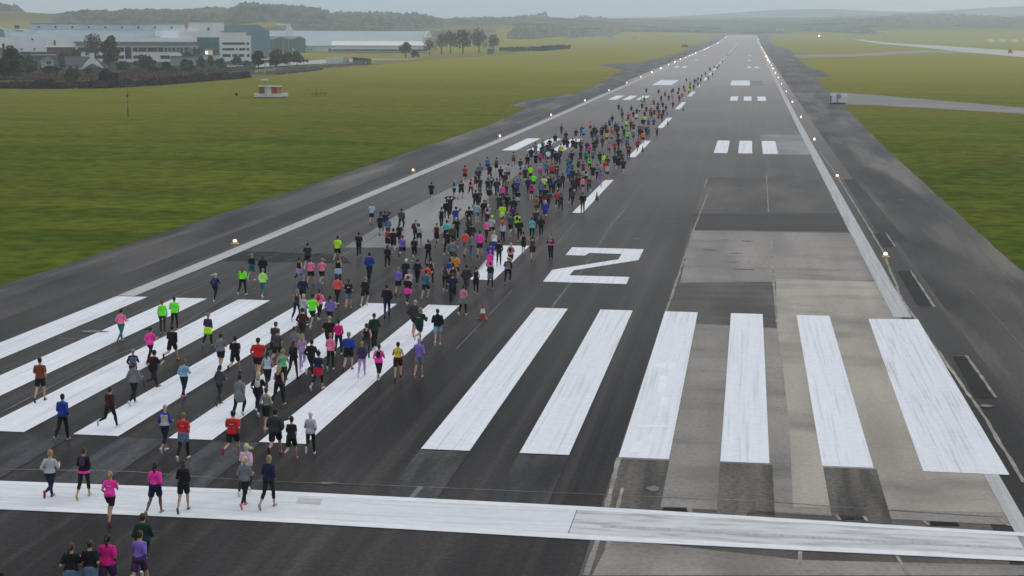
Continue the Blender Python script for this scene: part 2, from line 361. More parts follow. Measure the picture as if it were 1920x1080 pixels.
# left-hand tarred strips
for pts in ([(410, 488), (455, 471), (640, 477), (660, 494)], [(1640, 437), (1661, 437), (1679, 463), (1656, 463)], [(1682, 507), (1707, 507), (1752, 576), (1722, 576)],
            [(1786, 667), (1813, 667), (1868, 746), (1830, 745)], [(1245, 951), (1292, 952), (1294, 960), (1240, 958)], [(1402, 957), (1452, 960), (1452, 967), (1400, 966)],
            [(1572, 965), (1622, 968), (1624, 976), (1570, 975)], [(1745, 977), (1795, 980), (1800, 987), (1742, 986)]):
    sheet('tar_patch', px(pts), .006, BLACK)
# scoured old stripes below the threshold stripes
for x in (2.2, 5.76, 9.27, 12.8, 16.3, -5.5, -9.0, -12.6, -16.1):
    sheet('scoured_stripe', [(x, -.15), (x+1.78, -.15), (x+1.78, -6.3), (x, -6.3)], .006, GHOSTD if x > 8 else GHOSTL)
# right shoulder: dark run beside the edge line
sheet('tar_strip', [(23.4, 62), (25.2, 62), (24.6, 112), (23.4, 112)], -.002, DARKP)
sheet('tar_strip', [(-22.6, -60), (-24.9, -60), (-24.9, 420), (-22.6, 420)], -.002, DARKP)

# --- painted markings
def bars(name, x0, x1, y0, y1, mt): return sheet(name, [(x0, y0), (x1, y0), (x1, y1), (x0, y1)], .012, mt)
SX = [(-18.42, 1.86), (-14.73, 1.87), (-10.93, 1.77), (-7.24, 1.67), (-3.8, 1.76), (2.2, 1.77), (5.76, 1.76), (9.27, 1.755), (12.8, 1.685), (16.27, 1.73)]
for i, (x, wd) in enumerate(SX): bars('threshold_stripe', x, x+wd, 0, 30.2, WHITE)
sheet('threshold_stripe', px([(1628, 598), (1721, 599), (1893, 891), (1731, 884)]), .012, WHITE2)
bars('threshold_stripe', -21.95, -20.1, 0, 30.2, WHITE2)
# the bar across the threshold, with brighter rims
tb = [at(u, v) for u, v in ((-60, 900), (480, 919), (1140, 952), (1920, 1000))]; bb = [at(u, v) for u, v in ((-60, 953), (480, 977), (1140, 1015), (1920, 1053))]
yt = [p.y for p in tb]; yb = [p.y for p in bb]
def yl(ps, x):
    L = [(p.x, p.y) for p in ps]; return lin(L, x)
def strip(name, x0, x1, a, b, off, mt):
    n = 12; xs = [x0+(x1-x0)*i/n for i in range(n+1)]
    lo = lambda x: yl(bb, x)+(yl(tb, x)-yl(bb, x))*a; hi = lambda x: yl(bb, x)+(yl(tb, x)-yl(bb, x))*b
    return sheet(name, [(x, lo(x)) for x in xs]+[(x, hi(x)) for x in xs[::-1]], off, mt)
strip('threshold_bar', -24, 8.5, 0, 1, .012, BARW)
strip('threshold_bar', 8.52, 23.2, 0, 1, .012, BARWORN)
strip('threshold_bar_rim', -24, 23.1, .87, .995, .016, BARRIM)
strip('threshold_bar_rim', -24, 23.1, .005, .14, .016, BARRIM)
strip('threshold_bar_rim', 9.4, 23.1, .38, .46, .016, EDGEW)
# runway edge lines
bars('edge_line', -22.0, -20.95, 30.4, 2480, EDGEW)
bars('edge_line', 21.35, 22.3, 30.4, 2480, EDGEW)
bars('edge_line', 21.6, 22.1, -12, -.2, EDGEW)
bars('edge_line', -21.95, -21.4, -12, -.2, EDGEW)
# the number 12
sheet('runway_number_two', px([(960+a/4, 270+b/4) for a, b in ((450, 775), (988, 790), (948, 872), (465, 948), (430, 986), (880, 998), (858, 1052), (232, 1033), (300, 945), (798, 866), (822, 826), (580, 818), (548, 838), (402, 834))]), .012, WHITE)
sheet('runway_number_one', px([(860+a/9, 440+b/9) for a, b in ((190, 760), (592, 768), (1195, 190), (740, 184), (560, 300), (640, 330))]), .012, WHITE)
# centre line
for k in range(26):
    y = 76.5+61.2*k
    bars('centre_line_dash', -1.1 if k else -1.05, -.15, y, y+30.5, WHITE)
# touchdown zone and aiming point
xR = [at(u, 297).x for u in (1335, 1362, 1383, 1410.5, 1431.5, 1461)]
for a, b in ((0, 1), (2, 3), (4, 5)):
    for s in (1, -1):
        x0, x1 = sorted((s*xR[a]-(.9 if s < 0 else 0), s*xR[b]-(.9 if s < 0 else 0)))
        bars('touchdown_mark', x0, x1, 146.3, 170.5, WHITE)
        bars('touchdown_mark', x0, x1, 300, 323, WHITE)
        if a < 4 and s: bars('touchdown_mark', *sorted((s*xR[a+2]-(.9 if s < 0 else 0), s*xR[b+2]-(.9 if s < 0 else 0))), 605, 628, WHITE)
    if a == 0:
        for s in (1, -1):
            for y in (755, 905): bars('touchdown_mark', *sorted((s*xR[2]-.9*(s < 0), s*xR[3]-.9*(s < 0))), y, y+23, WHITE)
bars('aiming_point', 8.0, 13.6, 399, 445, WHITE2); bars('aiming_point', 13.62, 17.6, 399, 445, surf('faded_aiming_paint', (.15, .145, .14), (.2, .195, .19), (1, .1, 1)))
bars('aiming_point', -14.4, -8.7, 399, 445, WHITE2)
for i in range(12): bars('far_threshold_stripe', -20.7+3.5*i, -18.9+3.5*i, 2290, 2325, WHITE)

# repainted squares and cream wear on two of the stripes, dark stains on the slabs
RP = surf('repainted_square', (.80, .81, .83), (.74, .75, .78), (1, 1, 1), 1.0, 3, .7, spec=.1)
for a in ([(1229, 681), (1248, 681), (1246, 690), (1227, 690)], [(1254, 680), (1265, 680), (1263, 692), (1252, 692)], [(1238, 705), (1251, 706), (1245, 737), (1232, 736)], [(1240, 745), (1254, 746), (1251, 760), (1237, 759)], [(1196, 797), (1250, 797), (1249, 801), (1195, 801)], [(1187, 830), (1204, 826), (1199, 848), (1180, 849)]):
    sheet('repainted_square', px(a), .0155, RP)
# --- sealed joints and scars
J = []
J += [([(1098, 1079), (1122, 1010), (1160, 862), (1163, 858)], .28, .14), ([(1138, 1030), (1167, 915)], .2, .12)]
J += [([(1249, 586), (1300, 432), (1326, 365)], .20, .14), ([(1320, 352), (1327, 333)], .2, .1)]
J += [([(1457, 606), (1450, 523), (1445, 436)], .22, .12), ([(1441, 398), (1437, 325)], .15, .06)]
J += [([(1594, 437), (1640, 525), (1690, 600)], .2, .14), ([(1520, 290), (1594, 437)], .13, .05)]
J += [([(1920, 905), (1838, 770), (1745, 640), (1690, 560), (1655, 470), (1610, 395), (1560, 315), (1536, 284)], .26, .26)]
J += [([(1868, 746), (1835, 700), (1813, 667)], .26, .22), ([(1752, 576), (1707, 507)], .24, .2), ([(1679, 463), (1661, 437)], .2, .12)]
J += [([(1679, 573), (1752, 576)], .12, .03), ([(1786, 667), (1813, 667)], .1, .03), ([(1634, 437), (1661, 437)], .1, .03), ([(1680, 507), (1707, 507)], .1, .03)]
J += [([(1500, 1034), (1500, 1068), (1560, 1076)], .22, .1), ([(1682, 1042), (1702, 1079)], .22, .1)]
J += [([(1456, 960), (1572, 965)], .12, .08), ([(1568, 966), (1575, 975)], .2, .05), ([(1620, 968), (1626, 977)], .2, .05), ([(1730, 975), (1742, 985)], .2, .05), ([(1870, 972), (1890, 985), (1920, 990)], .2, .05), ([(1292, 952), (1294, 961)], .25, .1)]
ribbons('sealed_joint', J, .0095, SEAL)
J = []
J += [([(640, 480), (700, 445), (760, 394), (800, 374)], .16, .05), ([(250, 588), (420, 520), (640, 462), (655, 455)], .10, .05)]
J += [([(1035, 576), (1062, 540), (1092, 507), (1120, 464), (1148, 420), (1178, 384)], .16, .12), ([(1045, 456), (1078, 418)], .15, .06)]
J += [([(1225, 315), (1270, 257)], .12, .06), ([(1342, 160), (1330, 178)], .14, .05)]
J += [([(855, 655), (905, 603), (960, 545)], .08, .03), ([(1160, 410), (1262, 409)], .12, .04), ([(1020, 413), (1100, 420), (1145, 420), (1300, 414), (1578, 421)], .11, .05)]
J += [([(0, 880), (240, 884), (480, 902), (740, 911), (1160, 929)], .10, .05), ([(770, 934), (790, 913)], .3, .05), ([(1160, 929), (1440, 940), (1560, 950), (1880, 970)], .12, .07)]
J += [([(0, 775), (90, 728), (200, 672), (290, 640), (420, 560), (480, 540)], .13, .07), ([(165, 673), (196, 675)], .25, .08), ([(110, 635), (180, 637)], .2, .08)]
J += [([(300, 560), (540, 470), (700, 395), (910, 300), (1120, 203)], .10, .05), ([(500, 471), (527, 471)], .3, .03), ([(555, 446), (572, 446)], .4, .05), ([(400, 494), (560, 496)], .08, .03), ([(490, 470), (640, 472)], .08, .03)]
J += [([(1290, 480), (1440, 482)], .07, .05), ([(1285, 500), (1445, 503)], .07, .04), ([(1270, 533), (1450, 536)], .08, .03), ([(1310, 606), (1456, 609)], .12, .03)]
J += [([(1440, 325), (1535, 325)], .1, .03), ([(1440, 345), (1540, 345)], .08, .03), ([(1500, 365), (1556, 366)], .08, .03), ([(1440, 357), (1552, 356)], .08, .03), ([(1500, 375), (1563, 379)], .14, .06)]
J += [([(1445, 478), (1612, 481)], .07, .03), ([(1450, 510), (1545, 517)], .1, .04), ([(1450, 500), (1640, 512)], .06, .03), ([(1445, 525), (1642, 527)], .09, .03)]
J += [([(1660, 325), (1740, 380), (1840, 470), (1910, 540)], .08, .05), ([(1920, 655), (1880, 608), (1815, 540)], .06, .04)]
ribbons('grey_joint', J, .0105, SEALD)
# small scrapes and bare patches
rnd = random.Random(3)
for (u, v, a, b) in ((1225, 917, .24, .34), (611, 908, .22, .10), (619, 906, .35, .08), (178, 622, .75, .35), (1690, 375, .3, .6), (1400, 452, .45, .3), (1358, 449, .3, .25), (1380, 475, .5, .15), (1330, 468, .5, .2), (1395, 505, .9, .2), (1375, 491, .5, .2), (1335, 469, .6, .2), (1195, 448, .3, .2), (1850, 762, .25, .3)):
    c = at(u, v); n = 11
    sheet('bare_spot', [(c.x+math.cos(6.283*i/n)*a*rnd.uniform(.7, 1.1), c.y+math.sin(6.283*i/n)*b*rnd.uniform(.7, 1.1)) for i in range(n)], .022, SEALD)
# drain grate cover set in the threshold bar
sheet('bar_patch', px([(560, 933), (605, 936), (600, 947), (556, 944)]), .019, surf('pinkish_patch', (.42, .40, .39), (.5, .48, .47)))
# --- taxiways and tracks on the grass
sheet('taxiway', px([(1480, 168), (1520, 170), (1640, 178), (1920, 202), (2100, 216), (2100, 232), (1920, 213), (1640, 197), (1556, 196), (1500, 197)]), -.02, surf('side_road_concrete', (.10, .094, .087), (.18, .17, .158), (.05, .25, 1), 1.0, 5, .7, fine=.15))
sheet('taxiway', px([(1572, 67), (1600, 70), (1655, 79), (1720, 83), (1800, 88), (1920, 96), (2100, 108), (2100, 122), (1920, 107), (1800, 97), (1720, 88), (1650, 82), (1585, 71)]), -.02, TAXI)
sheet('taxiway', px([(1488, 103), (1600, 101), (1720, 94.5), (1800, 96), (1800, 99), (1720, 99.5), (1600, 106), (1495, 109)]), -.025, surf('old_taxiway', (.14, .13, .115), (.2, .19, .17), (.1, .02, 1)))
sheet('taxiway', px([(1488, 119), (1518, 127), (1534, 131), (1520, 132), (1480, 128)]), -.022, surf('old_taxiway', (.14, .13, .115)))
sheet('taxiway', px([(1130, 146), (1190, 142), (1250, 143), (1200, 150), (1150, 156)]), -.022, surf('old_taxiway', (.14, .13, .115)))
sheet('taxiway', px([(1120, 121), (1200, 116), (1290, 103), (1300, 108), (1230, 122), (1170, 131)]), -.022, SHOULD)
sheet('road', px([(480, 119), (600, 112), (700, 110), (780, 109), (780, 111), (700, 113), (620, 118), (480, 126)]), -.02, surf('pale_apron', (.3, .3, .3), (.38, .38, .385), (.05, .05, 1)))

# ground of the strip behind the hedge and of the plots round the houses
sheet('rough_ground', px([(-30, 164), (100, 164), (200, 163), (300, 158), (400, 150), (472, 145), (480, 131), (380, 134), (230, 141), (-30, 143)]), -.02, surf('rough_russet_ground', (.060, .040, .024), (.105, .075, .045), (.2, .5, 1), 1.0, 5, .95, spec=0))
sheet('plot_ground', px([(-30, 143), (230, 141), (380, 134), (480, 131), (600, 121), (590, 112), (480, 108), (-30, 108)]), -.03, surf('dull_plot_ground', (.022, .032, .014), (.075, .070, .050), (.08, .2, 1), 1.0, 5, .95, spec=0))
# ------------------------------------------------------------------ far buildings and airfield furniture
class Site:
    """local frame on the ground below photo pixel (u, v): x to the right, y away, z up, lengths given in photo pixels times s"""
    def __init__(self, name, u, v, label, cat, group=None, turn=0.0):
        self.p = at(u, v); self.p.z = T(self.p.x, self.p.y) if self.p.y > 900 else self.p.z
        self.s = mpp(self.p); self.u, self.v = u, v
        d = self.p-CAMP
        self.e = empty(name, self.p, -math.atan2(d.x, d.y)+turn); tag(self.e, label, cat, group)
    def X(self, u): return (u-self.u)*self.s
    def Z(self, v): return (self.v-v)*self.s
    def box(self, name, u0, u1, v1, v0, y0, y1, mt, parent=None):
        return obj(name, box(self.X(u0), self.X(u1), y0, y1, self.Z(v0), self.Z(v1)), mt, parent or self.e)
    def boxes(self, name, L, mt, parent=None):
        bm = bmesh.new()
        for u0, u1, v1, v0, y0, y1 in L: bx(bm, self.X(u0), self.X(u1), y0, y1, self.Z(v0), self.Z(v1))
        return obj(name, bm, mt, parent or self.e)
    def prism(self, name, pts, axis, a, b, mt, parent=None):
        bm = bmesh.new(); prism(bm, pts, axis, a, b); return obj(name, bm, mt, parent or self.e)
CLAD = surf('white_cladding', (.76, .79, .81), (.82, .85, .86), (.3, .3, .02), 1.0, 3, .6, fine=.03)
CLADB = surf('pale_blue_cladding', (.52, .59, .63), (.60, .67, .70), (.3, .3, .02), 1.0, 3, .6, fine=.03)
WWALL = surf('white_render_wall', (.74, .74, .73), (.80, .80, .79), (.3, .3, .1), 1.0, 3, .7, fine=.04)
TEAL = surf('teal_roof', (.19, .27, .29), (.24, .32, .34), (.06, .06, .06), 1.0, 3, .55, fine=.05)
TEALD = surf('dark_teal_cladding', (.07, .115, .12), (.10, .15, .155), (.2, .2, .02), 1.0, 3, .5, fine=.08)
LBLUE = surf('light_blue_roof', (.33, .44, .50), (.40, .51, .56), (.05, .05, .05), 1.0, 3, .5)
PBR = surf('pale_blue_roof', (.30, .355, .38), (.35, .405, .43), (.04, .04, .04), 1.0, 3, .5, fine=.03)
GLASS = surf('dark_window_glass', (.02, .025, .028), (.05, .055, .06), (.3, .3, .3), 1.0, 3, .2, spec=.6)
GTEAL = surf('teal_curtain_glass', (.05, .13, .125), (.08, .17, .16), (.5, .5, .5), 1.0, 3, .25, spec=.6)
DKROOF = surf('dark_flat_roof', (.07, .075, .08), (.11, .115, .12), (.2, .2, .2), 1.0, 3, .8)
SLATE = surf('slate_roof', (.035, .038, .045), (.06, .063, .07), (.8, .8, .8), 1.0, 4, .6, fine=.15)
BRICK = surf('brown_brick', (.13, .07, .05), (.19, .105, .075), (.8, .8, .8), 1.0, 4, .9, fine=.15)
CREAM = surf('cream_render', (.40, .36, .29), (.46, .42, .34), (.4, .4, .4), 1.0, 3, .8)
STONE = surf('grey_rendering', (.30, .285, .27), (.38, .36, .34), (.3, .3, .3), 1.0, 3, .85)
GREYM = surf('grey_metal', (.25, .26, .27), (.33, .34, .35), (.5, .5, .5), 1.0, 3, .5)
REDP = surf('red_painted_panel', (.30, .035, .02), (.38, .05, .03), (.6, .6, .6), 1.0, 3, .6, fine=.08)
ORANGEP = surf('faded_orange_panel', (.42, .17, .10), (.5, .22, .14), (.6, .6, .6), 1.0, 3, .7)
WHITEP = surf('white_painted_metal', (.62, .63, .63), (.70, .71, .71), (.4, .4, .4), 1.0, 3, .5)

# the long white hangar
b = Site('long_hangar', 180, 113, 'long white hangar with teal roof slopes and a raised upper wall of dark vents', 'hangar')
b.box('front_wall', -60, 360, 71, 113, 0, 60, CLAD)
b.prism('lower_roof', [(0, b.Z(70.9)), (60, b.Z(54.5)), (60, b.Z(70.9))], 'x', b.X(-60), b.X(300), TEAL)
b.box('upper_wall', 57, 357, 42.8, 56, 60.2, 95, CLADB)
b.box('roof_edge', 56, 358, 41.6, 42.8, 59.4, 96, GREYM)
for u in (71, 103, 135, 167, 199, 231.5, 264, 296, 329): b.box('vent', u, u+3.2, 48, 51.5, 59.9, 60.19, GLASS)
for u, v in ((67, 73), (47, 91), (70, 91)): b.box('vent', u-1, u+2.2, v, v+3, -.3, -.01, GLASS)
b.box('roof_box', 30, 47, 53.8, 57, 45, 52, WWALL); b.box('roof_box', 60, 76, 58.5, 64, 25, 40, CLADB)
b.box('roof_plant', 29, 38, 47, 58, 46, 51, DKROOF)
b.prism('side_roof', [(b.X(-60), b.Z(71)), (b.X(-60), b.Z(40)), (b.X(0), b.Z(50)), (b.X(17), b.Z(57)), (b.X(20), b.Z(71))], 'y', 1, 58, TEAL)
# the tall white block with the emblem, glass front and offices
b = Site('terminal_block', 388, 112, 'tall white block with dark star emblem above a teal glass entrance front', 'building')
b.box('wall', 355, 421, 41.5, 112, 0, 45, WWALL)
b.box('roof_edge', 354.4, 421.6, 40.8, 41.5, -.5, 45.4, GREYM)
b.box('low_wing_wall', 294, 356, 58, 112, 6, 50, CLAD); b.box('wing_wall', 340, 371, 59.5, 82, -2, 5.9, WWALL)
f = b.box('glass_front', 370, 411.5, 70.5, 103, -.6, -.02, GTEAL)
b.boxes('mullion', [(370+8.3*i-.15, 370+8.3*i+.15, 70.5, 103, -.8, -.61) for i in range(1, 5)]+[(370, 411.5, 70.5+8*i-.12, 70.5+8*i+.12, -.79, -.61) for i in range(1, 4)], TEALD, f)
b.box('entrance_canopy', 384, 403, 92.3, 93.6, -4, -.81, CREAM)
b.box('lit_doorway', 385, 399, 94.5, 103, -.95, -.82, glow('entrance_light', (1, .82, .5), .22))
b.box('entrance_lamp', 386.2, 388.8, 97.2, 100, -1.3, -.96, glow('bright_lamp', (1, .93, .8), 5))
z0, x0 = b.Z(54.8), b.X(392.5); s_ = b.s
star = []
for i in range(8):
    r = (4.6 if i % 4 == 1 else 2.3) if i % 2 else .75
    a = math.pi/4*i-math.pi/4
    star.append((x0+r*s_*math.sin(a), z0+r*s_*math.cos(a)))
star = [(x0+p[0]*s_, z0+p[1]*s_) for p in ((0, 5), (.55, .9), (2.6, .2), (2.6, -.9), (.7, -1.1), (.4, -3.2), (0, -4), (-.4, -3.2), (-.7, -1.1), (-2.6, -.9), (-2.6, .2), (-.55, .9))]
b.prism('emblem', star, 'y', -.3, -.02, surf('emblem_dark', (.05, .06, .075)))
b = Site('office_block', 443, 115, 'white office block with dark ribbon windows stepping down to the right', 'office')
b.box('wall', 415, 462, 59.6, 115, 0, 28, WWALL); b.box('step_wall', 462, 471, 67.3, 115, .6, 26, WWALL)
b.box('roof_edge', 414.5, 462.5, 58.6, 59.6, -.5, 28.4, GREYM)
for v0, v1, us in ((80, 84, ((418, 460), (462.8, 467.5))), (90.4, 94.6, ((418, 440), (443, 446), (449, 460), (462.8, 467.5))), (101.5, 106.5, ((418, 433), (436, 446), (448, 458), (463, 468)))):
    for u0, u1 in us: b.box('window', u0, u1, v0, v1, -.2 if u0 < 462 else .35, -.01 if u0 < 462 else .59, GLASS)
b = Site('two_storey_offices', 262, 116, 'long two storey white office wing with flat overhanging roof and dark window bands', 'office')
b.box('wall', 147, 371, 82, 116, 0, 22, WWALL); b.box('roof', 144, 373, 79.6, 82, -2.4, 24, GREYM)
b.box('roof_edge', 144, 373, 78.8, 79.6, -2.6, 24.2, DKROOF)
for u0, u1 in ((151, 234), (250, 259), (260.5, 275.5), (277, 294.5), (295.5, 306), (308, 313), (315, 320.5), (322, 328), (330, 335.5), (337.5, 342), (344, 357)):
    b.box('window', u0, u1, 89.3, 97, -.25, -.01, GLASS)
b.box('stair_window', 236, 247.5, 89, 110, -.3, -.01, GLASS)
for u0, u1 in ((176, 234), (250, 262), (300, 318)): b.box('window', u0, u1, 104, 110, -.25, -.01, GLASS)
b = Site('brick_building', 120, 116, 'flat brown brick building with grey roof beside the white offices', 'building')
b.box('wall', 90, 149, 89, 116, 0, 24, BRICK); b.prism('roof', [(-.6, b.Z(89)), (24, b.Z(84.3)), (24.5, b.Z(89))], 'x', b.X(89), b.X(150), GREYM); b.box('chimney', 102.5, 106, 76, 85.5, 16, 18, SLATE)
b = Site('lean_to_shed', 72, 122, 'low dark teal shed with white edged roof behind the beige house', 'shed')
b.box('wall', 42, 104, 101.5, 122, 0, 12, TEALD); b.box('roof', 40, 104, 97.5, 101.5, -.5, 12.5, surf('dark_green_roof', (.035, .06, .06))); b.box('roof_edge', 52, 105, 102.3, 103.6, -1.4, -.51, WHITEP)
# teal hangars right of the offices
b = Site('round_roof_hangar', 480, 107, 'big teal hangar roof behind the white office block', 'hangar')
b.prism('roof', [(b.X(405), b.Z(107)), (b.X(405), b.Z(66)), (b.X(424), b.Z(48.5)), (b.X(486), b.Z(47)), (b.X(506), b.Z(60)), (b.X(508), b.Z(107))], 'y', 0, 60, surf('teal_curved_roof', (.13, .225, .27), (.17, .27, .31), (.05, .05, .05)))
b = Site('twin_gable_hangar', 520, 99, 'dark teal hangar with two shallow gables and light blue roof', 'hangar')
b.box('wall', 471, 573, 74, 99, 0, 40, TEALD)
g_pts = [(471, 74), (471, 68.5), (512, 68.5), (518, 73), (527, 69), (538, 73), (549, 73), (560, 69), (572, 73), (573, 74)]
b.prism('roof', [(b.X(u), b.Z(v)) for u, v in ((470, 74), (470, 68.3), (516, 68.3), (566, 67.8), (574, 74))], 'y', 1.2, 40, LBLUE)
for c_ in (527, 560.5): b.prism('gable', [(b.X(c_-12.5), b.Z(74)), (b.X(c_), b.Z(69)), (b.X(c_+12.5), b.Z(74))], 'y', -.6, 1.1, TEALD)
b.boxes('door_rib', [(u, u+.5, 74.5, 99, -.25, -.01) for u in (478, 482, 488, 497, 513, 530, 531.8, 541, 548)], GREYM)
b.box('sign_board', 548.5, 551, 90.5, 95, -.6, -.3, WHITEP)
# the long pale roof and the low white shed
b = Site('long_pale_hangar', 650, 97, 'very long pale blue hangar roof ending in a white pointed gable', 'hangar')
b.box('wall', 505, 812, 86, 97, 0, 55, CLADB)
b.prism('roof', [(-1, b.Z(86)), (52, b.Z(57.5)), (56, b.Z(86))], 'x', b.X(500), b.X(806), PBR)
b.prism('end_gable', [(b.X(796.5), b.Z(86)), (b.X(797), b.Z(73.5)), (b.X(805.2), b.Z(57)), (b.X(813.8), b.Z(72.5)), (b.X(814), b.Z(86))], 'y', 4, 51, WHITEP)
for u in (577, 583.5): b.box('opening', u, u+2.2, 91.5, 94, -.3, -.01, GLASS)
b = Site('low_white_shed', 715, 99.5, 'low white shed with long bright roof in front of the pale hangar', 'shed')
b.box('wall', 622, 802, 85.6, 92.5, 0, 20, CLADB); b.prism('roof', [(-.8, b.Z(85.6)), (14, b.Z(77.3)), (20.8, b.Z(85.6))], 'x', b.X(622), b.X(803), WHITEP)
b.box('open_bay', 624, 801, 92.5, 96, .5, 19, GLASS)
b.boxes('post', [(u, u+1, 92.5, 99.5, 0, .5) for u in (617, 634, 671, 707, 745, 790)]+[(620, 803, 96.2, 97, -.6, -.1)], GREYM)
b.box('skirt_wall', 625, 802, 96.6, 98.6, 1, 2, WHITEP); b.box('end_room', 616.5, 622, 91.5, 97, 0, 8, SLATE)
# aircraft tail standing behind the pale hangar roof
b = Site('parked_aircraft', 533, 95.5, 'white aircraft tail rising behind the pale hangar roof', 'aircraft')
bm = bmesh.new(); k = b.s
loft(bm, [((b.X(470), 0, 4), (0, .3, 0), (0, 0, .3)), ((b.X(478), 0, 3.6), (0, 1.9, 0), (0, 0, 1.9)), ((b.X(520), 0, 3.6), (0, 2.2, 0), (0, 0, 2.2)), ((b.X(556), 0, 4.6), (0, .5, 0), (0, 0, .5))]); obj('fuselage', bm, WHITEP, b.e, True)
b.prism('tail_fin', [(b.X(532), 4.5), (b.X(552), 4.5), (b.X(550.5), b.Z(58)), (b.X(544), b.Z(45.6)), (b.X(538), b.Z(46))], 'y', -.25, .25, WHITEP)
bm = bmesh.new(); prism(bm, [(b.X(541), -.01), (b.X(519.5), -7), (b.X(521.5), -7.4), (b.X(546), -.02), (b.X(521.5), 7.4), (b.X(519.5), 7)], 'z', b.Z(47.2), b.Z(45.6)); obj('tail_plane', bm, WHITEP, b.e)
# cottages
b = Site('white_cottage', 172, 131, 'white gabled cottage with slate roof and tall white chimney', 'house')
b.prism('wall', [(b.X(153), 0), (b.X(153), b.Z(127)), (b.X(173.3), b.Z(104)), (b.X(194.5), b.Z(127)), (b.X(194.5), 0)], 'y', 0, 9, WHITEP)
b.box('side_wall', 126, 153, 122, 131, 2, 9, WHITEP)
b.prism('roof', [(.8, b.Z(123)), (5.5, b.Z(106)), (10.2, b.Z(123))], 'x', b.X(124), b.X(168), SLATE)
b.prism('gable_roof', [(b.X(151.5), b.Z(126.5)), (b.X(173.3), b.Z(102.6)), (b.X(199), b.Z(126)), (b.X(196.5), b.Z(127.5)), (b.X(173.3), b.Z(104.2)), (b.X(153), b.Z(128))], 'y', .3, 9.6, SLATE)
b.box('chimney', 168.7, 177.8, 99.5, 108, .15, 1.2, WHITEP); b.box('chimney_pot', 171, 175.5, 97.8, 99.5, .4, .9, BRICK)
b.prism('porch_roof', [(b.X(159), b.Z(126.5)), (b.X(173.5), b.Z(118.8)), (b.X(187), b.Z(125.5)), (b.X(192), b.Z(126.7))], 'y', -1.6, -.05, TEALD)
b.box('porch', 161, 190, 126.7, 131, -1.4, -.05, GLASS)
for u in (131, 143.5): b.box('window', u, u+5, 124, 128, 1.8, 1.99, GLASS)
b.box('lean_to', 193, 200, 122.5, 131, 3, 8, STONE)
b = Site('cream_house', 88, 128, 'small cream house with grey gable roof left of the white cottage', 'house')
b.prism('wall', [(b.X(78), 0), (b.X(78), b.Z(115)), (b.X(90), b.Z(109)), (b.X(100.5), b.Z(114.5)), (b.X(100.5), 0)], 'y', 0, 8, CREAM)
b.prism('roof', [(b.X(75), b.Z(115.4)), (b.X(89.5), b.Z(106.4)), (b.X(102), b.Z(114.6)), (b.X(101), b.Z(115.6)), (b.X(89.7), b.Z(108.4)), (b.X(77), b.Z(116.4))], 'y', -.5, 8.4, GREYM)
b.box('window', 87, 95.5, 115, 120, -.15, -.01, GLASS)
b = Site('stone_house', 354, 123, 'old grey rendered house with three dark chimneys by the hedges', 'house')
b.box('wall', 321, 369, 105.5, 123, 0, 9, STONE); b.prism('roof', [(b.X(338), b.Z(105.5)), (b.X(343), b.Z(100)), (b.X(352), b.Z(94.5)), (b.X(366), b.Z(106))], 'y', -.6, 9.5, SLATE)
b.box('flat_roof', 319, 341, 101, 105.4, -1, 9, WWALL); b.prism('wing_wall', [(b.X(346), b.Z(106)), (b.X(354), b.Z(91)), (b.X(378), b.Z(91)), (b.X(380), b.Z(123)), (b.X(346), b.Z(123))], 'y', 9.6, 16, STONE)
for u0, u1, v1 in ((338.5, 343.5, 89.5), (363, 368, 89), (372, 377, 89)): b.box('chimney', u0, u1, v1, 101, 6, 9.4, SLATE)
b = Site('white_house', 4, 127, 'pale house with dark chimney at the left edge of the photo', 'house')
b.box('wall', -22, 15, 103, 127, 0, 9, STONE); b.prism('roof', [(-.5, b.Z(103)), (4.5, b.Z(90)), (9.5, b.Z(103))], 'x', b.X(-23), b.X(6), SLATE); b.box('chimney', 6, 10.5, 82, 104, 3, 5.5, SLATE)
# low huts along the fence
b = Site('pale_containers', 640, 121, 'row of low pale containers standing behind the fence', 'container')
b.box('unit', 612, 643, 108, 119, 0, 4, CLADB); b.box('unit', 643.5, 655, 107, 119.5, -.4, 3.6, CREAM); b.box('door', 649, 651.5, 109, 119.3, -.6, -.41, STONE)
b = Site('dark_hut', 678, 121.5, 'dark lean-to hut beside the grey fence', 'hut')
b.prism('wall', [(b.X(661.5), 0), (b.X(661.5), b.Z(108)), (b.X(696), b.Z(111.5)), (b.X(696), 0)], 'y', 0, 5, SLATE); b.prism('roof', [(b.X(660.5), b.Z(108)), (b.X(660.5), b.Z(107)), (b.X(697), b.Z(110.6)), (b.X(697), b.Z(111.6))], 'y', -.5, 5.4, DKROOF); b.box('door', 684.5, 687, 117.5, 121.4, -.15, -.01, WHITEP)
b = Site('dark_hut', 919, 102, 'small dark hut at the far end of the fence by the trees', 'hut')
b.box('wall', 914, 925, 92.5, 102, 0, 4, SLATE); b.box('roof', 913, 926, 91.6, 92.5, -.4, 4.4, DKROOF)

